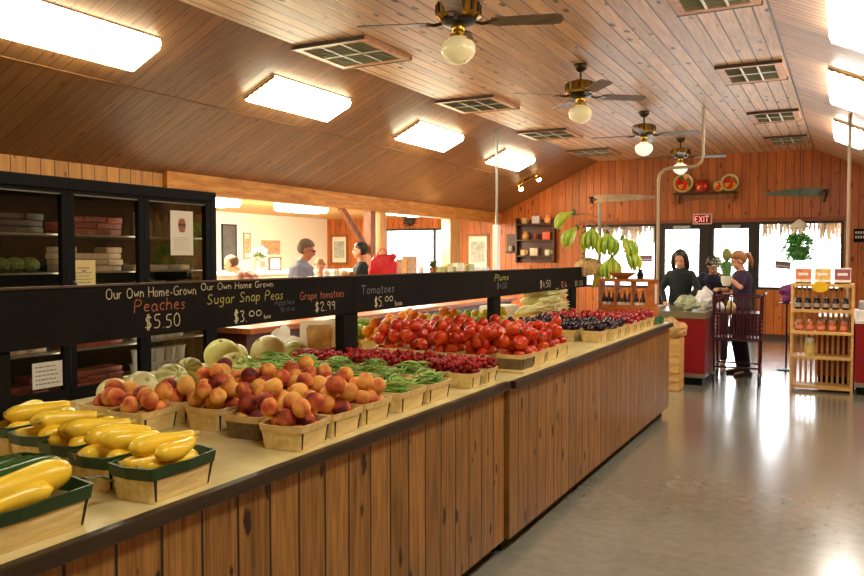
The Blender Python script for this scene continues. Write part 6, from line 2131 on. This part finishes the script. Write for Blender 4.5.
def person(label, loc, rz, H, J=None, shirt=None, sleeve='short', trousers=None, skinm=None, hair=None, hairstyle='short', head_dir=(0, 1, -0.05), up=(0, 0, 1), build_w=1.0, curl=0.6, voxel=0.010, legs=True, glasses=False, apron=None):
    s = H / 1.75
    D = dict(pelvis=(0, 0, .95), waist=(0, 0, 1.10), chest=(0, 0.0, 1.30), neck=(0, -.01, 1.46), head=(0, .02, 1.63),
             shR=(.165, 0, 1.385), elR=(.23, -.02, 1.13), wrR=(.22, .08, .90), shL=(-.165, 0, 1.385), elL=(-.23, -.02, 1.13), wrL=(-.22, .08, .90),
             hipR=(.09, 0, .92), knR=(.10, .03, .50), anR=(.10, -.02, .09), toR=(.12, .15, .035), hipL=(-.09, 0, .92), knL=(-.10, .03, .50), anL=(-.10, -.02, .09), toL=(-.12, .15, .035))
    if J:
        D.update(J)
    V = {k: Vector(v) * s for k, v in D.items()}
    r = thing('person', label, 'person', loc, rz)
    lat = (V['shR'] - V['shL']).normalized()
    spine = (V['neck'] - V['pelvis']).normalized()
    b = MB()
    bw = build_w * s
    def trunk(mb, e):
        torso(mb, [(V['pelvis'] - spine * 0.06 * s, .145 * bw + e, .105 * bw + e, spine), (V['pelvis'] + spine * 0.03 * s, .165 * bw + e, .115 * bw + e, spine), (V['waist'], .140 * bw + e, .100 * bw + e, spine), (V['chest'], .165 * bw + e, .118 * bw + e, spine),
                   (V['chest'].lerp(V['neck'], 0.55), .170 * bw + e, .105 * bw + e, spine), (V['neck'] - spine * 0.035 * s, .110 * s + e, .075 * s + e, spine), (V['neck'] + spine * 0.01 * s, .058 * s + e * .4, .055 * s + e * .4, spine)], lat)
    trunk(b, 0)
    hd = Vector(head_dir).normalized()
    hc = V['head']
    limb(b, [V['neck'] - spine * 0.03 * s, hc - Vector(up) * 0.06 * s], [0.055 * s, 0.050 * s])
    # head frame
    hu = Vector(up).normalized()
    hl = hd.cross(hu).normalized()
    hu = hl.cross(hd).normalized()
    HM = Matrix(((hl.x, hd.x, hu.x, hc.x), (hl.y, hd.y, hu.y, hc.y), (hl.z, hd.z, hu.z, hc.z), (0, 0, 0, 1)))
    k = s * 1.08
    b.ball((0, -0.012 * k, 0.025 * k), (0.075 * k, 0.093 * k, 0.090 * k), 20, 14, HM)
    b.ball((0, 0.018 * k, -0.035 * k), (0.060 * k, 0.070 * k, 0.078 * k), 18, 12, HM)
    b.ball((0, 0.055 * k, -0.088 * k), (0.028 * k, 0.025 * k, 0.020 * k), 10, 8, HM)
    b.tube([(0, 0.080 * k, 0.018 * k), (0, 0.098 * k, -0.010 * k), (0, 0.106 * k, -0.028 * k), (0, 0.088 * k, -0.036 * k)], [0.010 * k, 0.012 * k, 0.015 * k, 0.010 * k], 8, HM)
    for sx in (-1, 1):
        b.ball((sx * 0.076 * k, -0.008 * k, -0.008 * k), (0.011 * k, 0.022 * k, 0.032 * k), 10, 8, HM)
        b.ball((sx * 0.030 * k, 0.072 * k, 0.030 * k), (0.024 * k, 0.012 * k, 0.008 * k), 8, 6, HM)
    for q, sd in (('R', 1), ('L', -1)):
        limb(b, [V['sh' + q], V['el' + q], V['wr' + q]], [0.050 * s, 0.038 * s, 0.026 * s])
        hand(b, V['wr' + q], V['el' + q], curl, s, sd)
        if legs:
            limb(b, [V['hip' + q], V['kn' + q], V['an' + q]], [0.082 * s, 0.054 * s, 0.036 * s])
            limb(b, [V['an' + q] - Vector((0, 0.03 * s, 0.045 * s)), V['to' + q]], [0.034 * s, 0.028 * s])
    remeshed('body', b, skinm or m_skinA, voxel, r)
    # face
    for sx in (-1, 1):
        MB().ball((sx * 0.030 * k, 0.079 * k, 0.012 * k), (0.013 * k, 0.006 * k, 0.007 * k), 10, 7, HM).build('eye', m_eye, r, True)
    MB().ball((0, 0.086 * k, -0.058 * k), (0.022 * k, 0.006 * k, 0.006 * k), 10, 7, HM).build('mouth', m_lip, r, True)
    if glasses:
        g = MB()
        for sx in (-1, 1):
            g.tube([(sx * (0.032 + 0.020 * math.cos(2 * PI * i / 12)) * k, 0.096 * k, (0.010 + 0.016 * math.sin(2 * PI * i / 12)) * k) for i in range(12)], 0.0025 * k, 5, HM, closed=True)
            g.tube([(sx * 0.052 * k, 0.094 * k, 0.012 * k), (sx * 0.080 * k, 0.0, 0.008 * k)], 0.0025 * k, 5, HM)
        g.build('glasses', m_dkmetal, r)
    # shirt
    if shirt:
        c_ = MB()
        trunk(c_, 0.016 * s)
        for q in 'RL':
            sh, el, wr = V['sh' + q], V['el' + q], V['wr' + q]
            if sleeve == 'long':
                limb(c_, [sh, el, el.lerp(wr, 0.95)], [0.060 * s, 0.052 * s, 0.038 * s])
            else:
                limb(c_, [sh, sh.lerp(el, 0.66)], [0.062 * s, 0.062 * s])
        remeshed('shirt', c_, shirt, voxel, r, 3)
    if trousers and legs:
        c_ = MB()
        torso(c_, [(V['pelvis'] - Vector((0, 0, 0.09 * s)), .14 * bw + 0.01, .105 * bw + 0.01, (0, 0, 1)), (V['pelvis'], .165 * bw + 0.014, .12 * bw + 0.012, (0, 0, 1)), (V['pelvis'] + spine * 0.06 * s, .155 * bw + 0.012, .11 * bw + 0.012, spine)], lat)
        for q in 'RL':
            limb(c_, [V['hip' + q], V['kn' + q], V['an' + q] + Vector((0, 0, 0.02 * s))], [0.098 * s, 0.072 * s, 0.058 * s])
        remeshed('trousers', c_, trousers, voxel, r, 3)
        for q in 'RL':
            c_ = MB()
            a_ = V['an' + q]
            t_ = V['to' + q]
            f_ = (t_ - a_)
            f_.z = 0
            f_.normalize()
            lt = Vector((f_.y, -f_.x, 0))
            rings = []
            for u, w_, h_ in ((-0.075, 0.026, 0.06), (-0.05, 0.038, 0.085), (0.0, 0.040, 0.095), (0.07, 0.045, 0.065), (0.14, 0.046, 0.05), (0.185, 0.030, 0.035)):
                cc_ = Vector((a_.x, a_.y, 0)) + f_ * u * s
                rings.append([cc_ + lt * w_ * s * math.cos(2 * PI * i / 12) + Vector((0, 0, max(0.0, h_ * s * (0.5 + 0.5 * math.sin(2 * PI * i / 12))))) for i in range(12)])
            c_.loft(rings)
            c_.build('shoe', m_sole, r, True)
    # hair
    if hair:
        c_ = MB()
        if hairstyle in ('short', 'bald'):
            vs = MB().ball((0, -0.016 * k, 0.030 * k), (0.083 * k, 0.101 * k, 0.098 * k), 24, 16)
            keep = []
            for f_ in vs.f:
                cn = sum((Vector(vs.v[i]) for i in f_), Vector()) / len(f_)
                if hairstyle == 'short':
                    ok = cn.z > 0.035 * k + cn.y * 0.55 or (cn.y < -0.02 * k and cn.z > -0.055 * k)
                else:
                    ok = cn.y < -0.005 * k and -0.05 * k < cn.z < 0.055 * k
                if ok:
                    keep.append(f_)
            c_.add(vs.v, keep, HM)
            ho = c_.build('hair', hair, r, 'all')
            so = ho.modifiers.new('solid', 'SOLIDIFY')
            so.thickness = 0.010 * k
            so.offset = 0.3
        elif hairstyle == 'long':
            c_.ball((0, -0.032 * k, 0.040 * k), (0.092 * k, 0.100 * k, 0.100 * k), 20, 14, HM)
            for sx in (-1, 1):
                limb(c_, [HM @ Vector((sx * 0.068 * k, -0.005 * k, 0.06 * k)), HM @ Vector((sx * 0.092 * k, 0.012 * k, -0.04 * k)), HM @ Vector((sx * 0.090 * k, 0.0, -0.15 * k))], [0.040 * k, 0.034 * k, 0.022 * k])
            limb(c_, [HM @ Vector((0, -0.07 * k, 0.0)), HM @ Vector((0, -0.085 * k, -0.16 * k))], [0.075 * k, 0.055 * k])
            # keep the face free
            remeshed('hair', c_, hair, 0.009, r, 2)
            ho = r.children[-1] if False else None
        elif hairstyle == 'ponytail':
            vs = MB().ball((0, -0.018 * k, 0.030 * k), (0.084 * k, 0.102 * k, 0.099 * k), 24, 16)
            keep = [f_ for f_ in vs.f if (lambda cn: cn.z > 0.030 * k + cn.y * 0.6 or (cn.y < -0.015 * k and cn.z > -0.06 * k))(sum((Vector(vs.v[i]) for i in f_), Vector()) / len(f_))]
            c_.add(vs.v, keep, HM)
            ho = c_.build('hair', hair, r, 'all')
            so = ho.modifiers.new('solid', 'SOLIDIFY')
            so.thickness = 0.010 * k
            so.offset = 0.3
            t_ = MB()
            t_.tube([HM @ Vector((0, -0.105 * k, 0.05 * k)), HM @ Vector((0, -0.150 * k, 0.03 * k)), HM @ Vector((0, -0.150 * k, -0.07 * k)), HM @ Vector((0, -0.125 * k, -0.16 * k))], [0.022 * k, 0.034 * k, 0.030 * k, 0.008 * k], 10)
            t_.build('ponytail', hair, r, 'all')
    return r

m_blueshirt = plain('blue_grey_shirt', srgb(128, 134, 156), 0.8, var=0.06)
m_navy = plain('navy_shirt', srgb(34, 34, 58), 0.8, var=0.1)
m_purple = plain('dark_purple_shirt', srgb(52, 34, 66), 0.8, var=0.1)
m_hoodie = plain('black_sweater', srgb(26, 32, 32), 0.85, var=0.15)
m_jeans = plain('dark_jeans', srgb(34, 34, 48), 0.8, var=0.15)
m_khaki = plain('brown_trousers', srgb(110, 92, 68), 0.8, var=0.1)
m_greyhair = plain('grey_brown_hair', srgb(104, 86, 70), 0.7, var=0.25, vscale=60)
m_dkhair = plain('dark_brown_hair', srgb(42, 28, 22), 0.45, var=0.3, vscale=60)
m_blond = plain('light_brown_hair', srgb(160, 110, 66), 0.55, var=0.25, vscale=60)
m_black_hair = plain('black_hair', srgb(24, 20, 20), 0.5)
m_pinkshirt = plain('lilac_shirt', srgb(186, 150, 176), 0.8, var=0.08)
# plaid
t = NT('plaid_shirt')
co = t.n('ShaderNodeTexCoord').outputs['Object']
sp = t.n('ShaderNodeSeparateXYZ')
t.l(co, sp.inputs[0])
def stripes(v, f):
    return t.math('GREATER_THAN', t.math('FRACT', t.math('MULTIPLY', v, f)), 0.6)
a1 = stripes(sp.outputs[0], 14.0)
a2 = stripes(sp.outputs[2], 14.0)
c = t.mix(t.math('MULTIPLY', a1, 0.75), srgb(216, 190, 176), srgb(150, 60, 56))
c = t.mix(t.math('MULTIPLY', a2, 0.6), c, srgb(110, 62, 70))
t.l(c, t.b.inputs['Base Color'])
t.b.inputs['Roughness'].default_value = 0.8
m_plaid = t.m

# man in blue-grey shirt, side view facing right
P = at_y(301, 250, 8.05)
person('man with short grey hair in a blue-grey short sleeved shirt, seen from the side', (P.x, 8.05, 0), math.radians(-62), 1.77,
       J=dict(head=(0, .07, 1.61), neck=(0, .01, 1.475), elR=(.24, .02, 1.13), wrR=(.20, .26, 1.02), elL=(-.24, .02, 1.13), wrL=(-.20, .26, 1.02)), shirt=m_blueshirt, trousers=m_khaki, skinm=m_skinB, hair=m_greyhair, hairstyle='short', head_dir=(0, 1, -0.28), build_w=1.25, glasses=True)
# stooping person in plaid
P = at_y(262, 280, 8.7)
person('balding person in a red and white plaid shirt, stooping over the service counter', (P.x, 8.7, 0), math.radians(118), 1.72,
       J=dict(pelvis=(0, -.06, .95), waist=(0, .02, 1.08), chest=(0, .17, 1.24), neck=(0, .32, 1.35), head=(0, .45, 1.47), shR=(.18, .26, 1.31), shL=(-.18, .26, 1.31), elR=(.22, .34, 1.05), elL=(-.22, .34, 1.05), wrR=(.16, .52, 1.05), wrL=(-.16, .52, 1.05)),
       shirt=m_plaid, sleeve='long', trousers=m_jeans, skinm=m_skinA, hair=m_greyhair, hairstyle='bald', head_dir=(0, 1, -0.5), up=(0, 0.5, 1))
# person just behind the man
P = at_y(320, 268, 9.4)
person('short person in a lilac shirt standing just right of the man in blue-grey', (P.x, 9.4, 0), math.radians(-150), 1.50,
       shirt=m_pinkshirt, trousers=m_jeans, skinm=m_skinA, hair=m_blond, hairstyle='short', head_dir=(0, 1, -0.4))
# dark figure beside the post
P = at_y(361, 250, 10.15)
person('dark haired person in black, left of the braced wooden post', (P.x, 10.15, 0), math.radians(120), 1.75,
       J=dict(elR=(.22, .10, 1.14), wrR=(.12, .30, 1.20), elL=(-.22, .10, 1.14), wrL=(-.12, .30, 1.20)), shirt=m_hoodie, sleeve='long', trousers=m_jeans, skinm=m_skinB, hair=m_black_hair, hairstyle='short')
# customer with long dark hair at the checkout
P = at_y(682, 262, 11.25)
person('person with long dark hair in a black sweater looking down at the checkout', (P.x - 0.02, 11.28, 0), math.radians(180), 1.66,
       J=dict(neck=(0, .02, 1.46), head=(0, .07, 1.585), shR=(.15, .01, 1.37), shL=(-.15, .01, 1.37), chest=(0, .01, 1.30), elR=(.27, .06, 1.14), wrR=(.17, .26, 0.97), elL=(-.27, .08, 1.14), wrL=(-.12, .28, 1.0)), shirt=m_hoodie, sleeve='long', trousers=m_jeans, skinm=m_skinA, hair=m_dkhair, hairstyle='long', head_dir=(0, 1, -0.42), up=(0, 0.4, 1), voxel=0.009)
# cashier bending, face hidden by the plant
P = at_y(716, 275, 11.75)
person('person in a navy shirt with bare arms bending behind the held plant', (P.x + 0.02, 11.75, 0), math.radians(170), 1.66,
       J=dict(pelvis=(0, -.05, .93), waist=(0, 0, 1.06), chest=(0, .09, 1.24), neck=(0, .18, 1.38), head=(-.02, .27, 1.50), shR=(.18, .13, 1.34), shL=(-.18, .13, 1.34), elR=(.28, .20, 1.10), wrR=(.14, .40, 1.02), elL=(-.26, .20, 1.10), wrL=(-.10, .40, 1.02)),
       shirt=m_navy, trousers=m_jeans, skinm=m_skinA, hair=m_dkhair, hairstyle='short', head_dir=(0, 1, -0.9), up=(0, 0.8, 1), voxel=0.009)
# woman with ponytail holding the plant, turned to the left
P = at_y(742, 290, 10.86)
wx, wy = P.x, 10.86
person('woman with light brown ponytail in a dark purple shirt holding up the potted plant', (wx, wy, 0), math.radians(118), 1.63,
       J=dict(neck=(0, .0, 1.46), head=(0, .06, 1.60), shR=(.17, .0, 1.40), shL=(-.17, .02, 1.40), elL=(-.25, .12, 1.24), wrL=(-.10, .24, 1.37), elR=(.22, .12, 1.17), wrR=(.08, .28, 1.20),
              hipR=(.09, 0, .92), anR=(.13, -.04, .09), toR=(.15, .12, .035), anL=(-.15, -.02, .09), toL=(-.18, .14, .035)), shirt=m_purple, trousers=m_jeans, skinm=m_skinA, hair=m_blond, hairstyle='ponytail', head_dir=(0.10, 1, -0.45), up=(0, 0.3, 1), build_w=0.95, curl=1.0, voxel=0.008)
# the plant she holds: pot in white paper, striped leaves, cone of green
P = at_y(726.5, 276, 10.62)
pp = thing('potted_plant', 'potted plant with striped leaves held up by the woman over the cart', 'plant', (P.x, 10.62, 1.17))
MB().lathe([(0.045, 0.0), (0.065, 0.05), (0.072, 0.12), (0.066, 0.125)], 18).build('paper_wrap', plain('wrap_white', srgb(226, 224, 206), 0.5, var=0.08), pp, True)
MB().lathe([(0.05, 0.115), (0.058, 0.20), (0.06, 0.27), (0.045, 0.31), (0.02, 0.32)], 18).build('green_column', plain('cactus_green', srgb(70, 120, 52), 0.5, var=0.3, vscale=20), pp, True)
MB().ball((0, 0, 0.40), (0.058, 0.058, 0.085), 16, 10).build('olive_top', plain('olive_top', srgb(126, 130, 60), 0.6, var=0.25, vscale=20), pp, True)
a = MB()
for k, (an, L) in enumerate(((2.9, 0.26), (3.3, 0.30), (3.6, 0.24), (3.9, 0.22), (3.1, 0.2), (2.6, 0.2))):
    dx, dy = math.cos(an), math.sin(an)
    a.tube([(0, 0, 0.14), (dx * L * 0.5, dy * L * 0.5, 0.22 + 0.02 * k), (dx * L * 0.8, dy * L * 0.8, 0.33 + 0.02 * k)], [0.014, 0.030, 0.004], 5, flat=0.25)
t = NT('striped_leaf')
co = t.n('ShaderNodeTexCoord').outputs['Object']
sp = t.n('ShaderNodeSeparateXYZ')
t.l(co, sp.inputs[0])
c = t.mix(t.math('GREATER_THAN', t.math('FRACT', t.math('MULTIPLY', sp.outputs[2], 26.0)), 0.5), srgb(40, 84, 46), srgb(206, 214, 190))
t.l(c, t.b.inputs['Base Color'])
a.build('striped_leaves', t.m, pp, True)
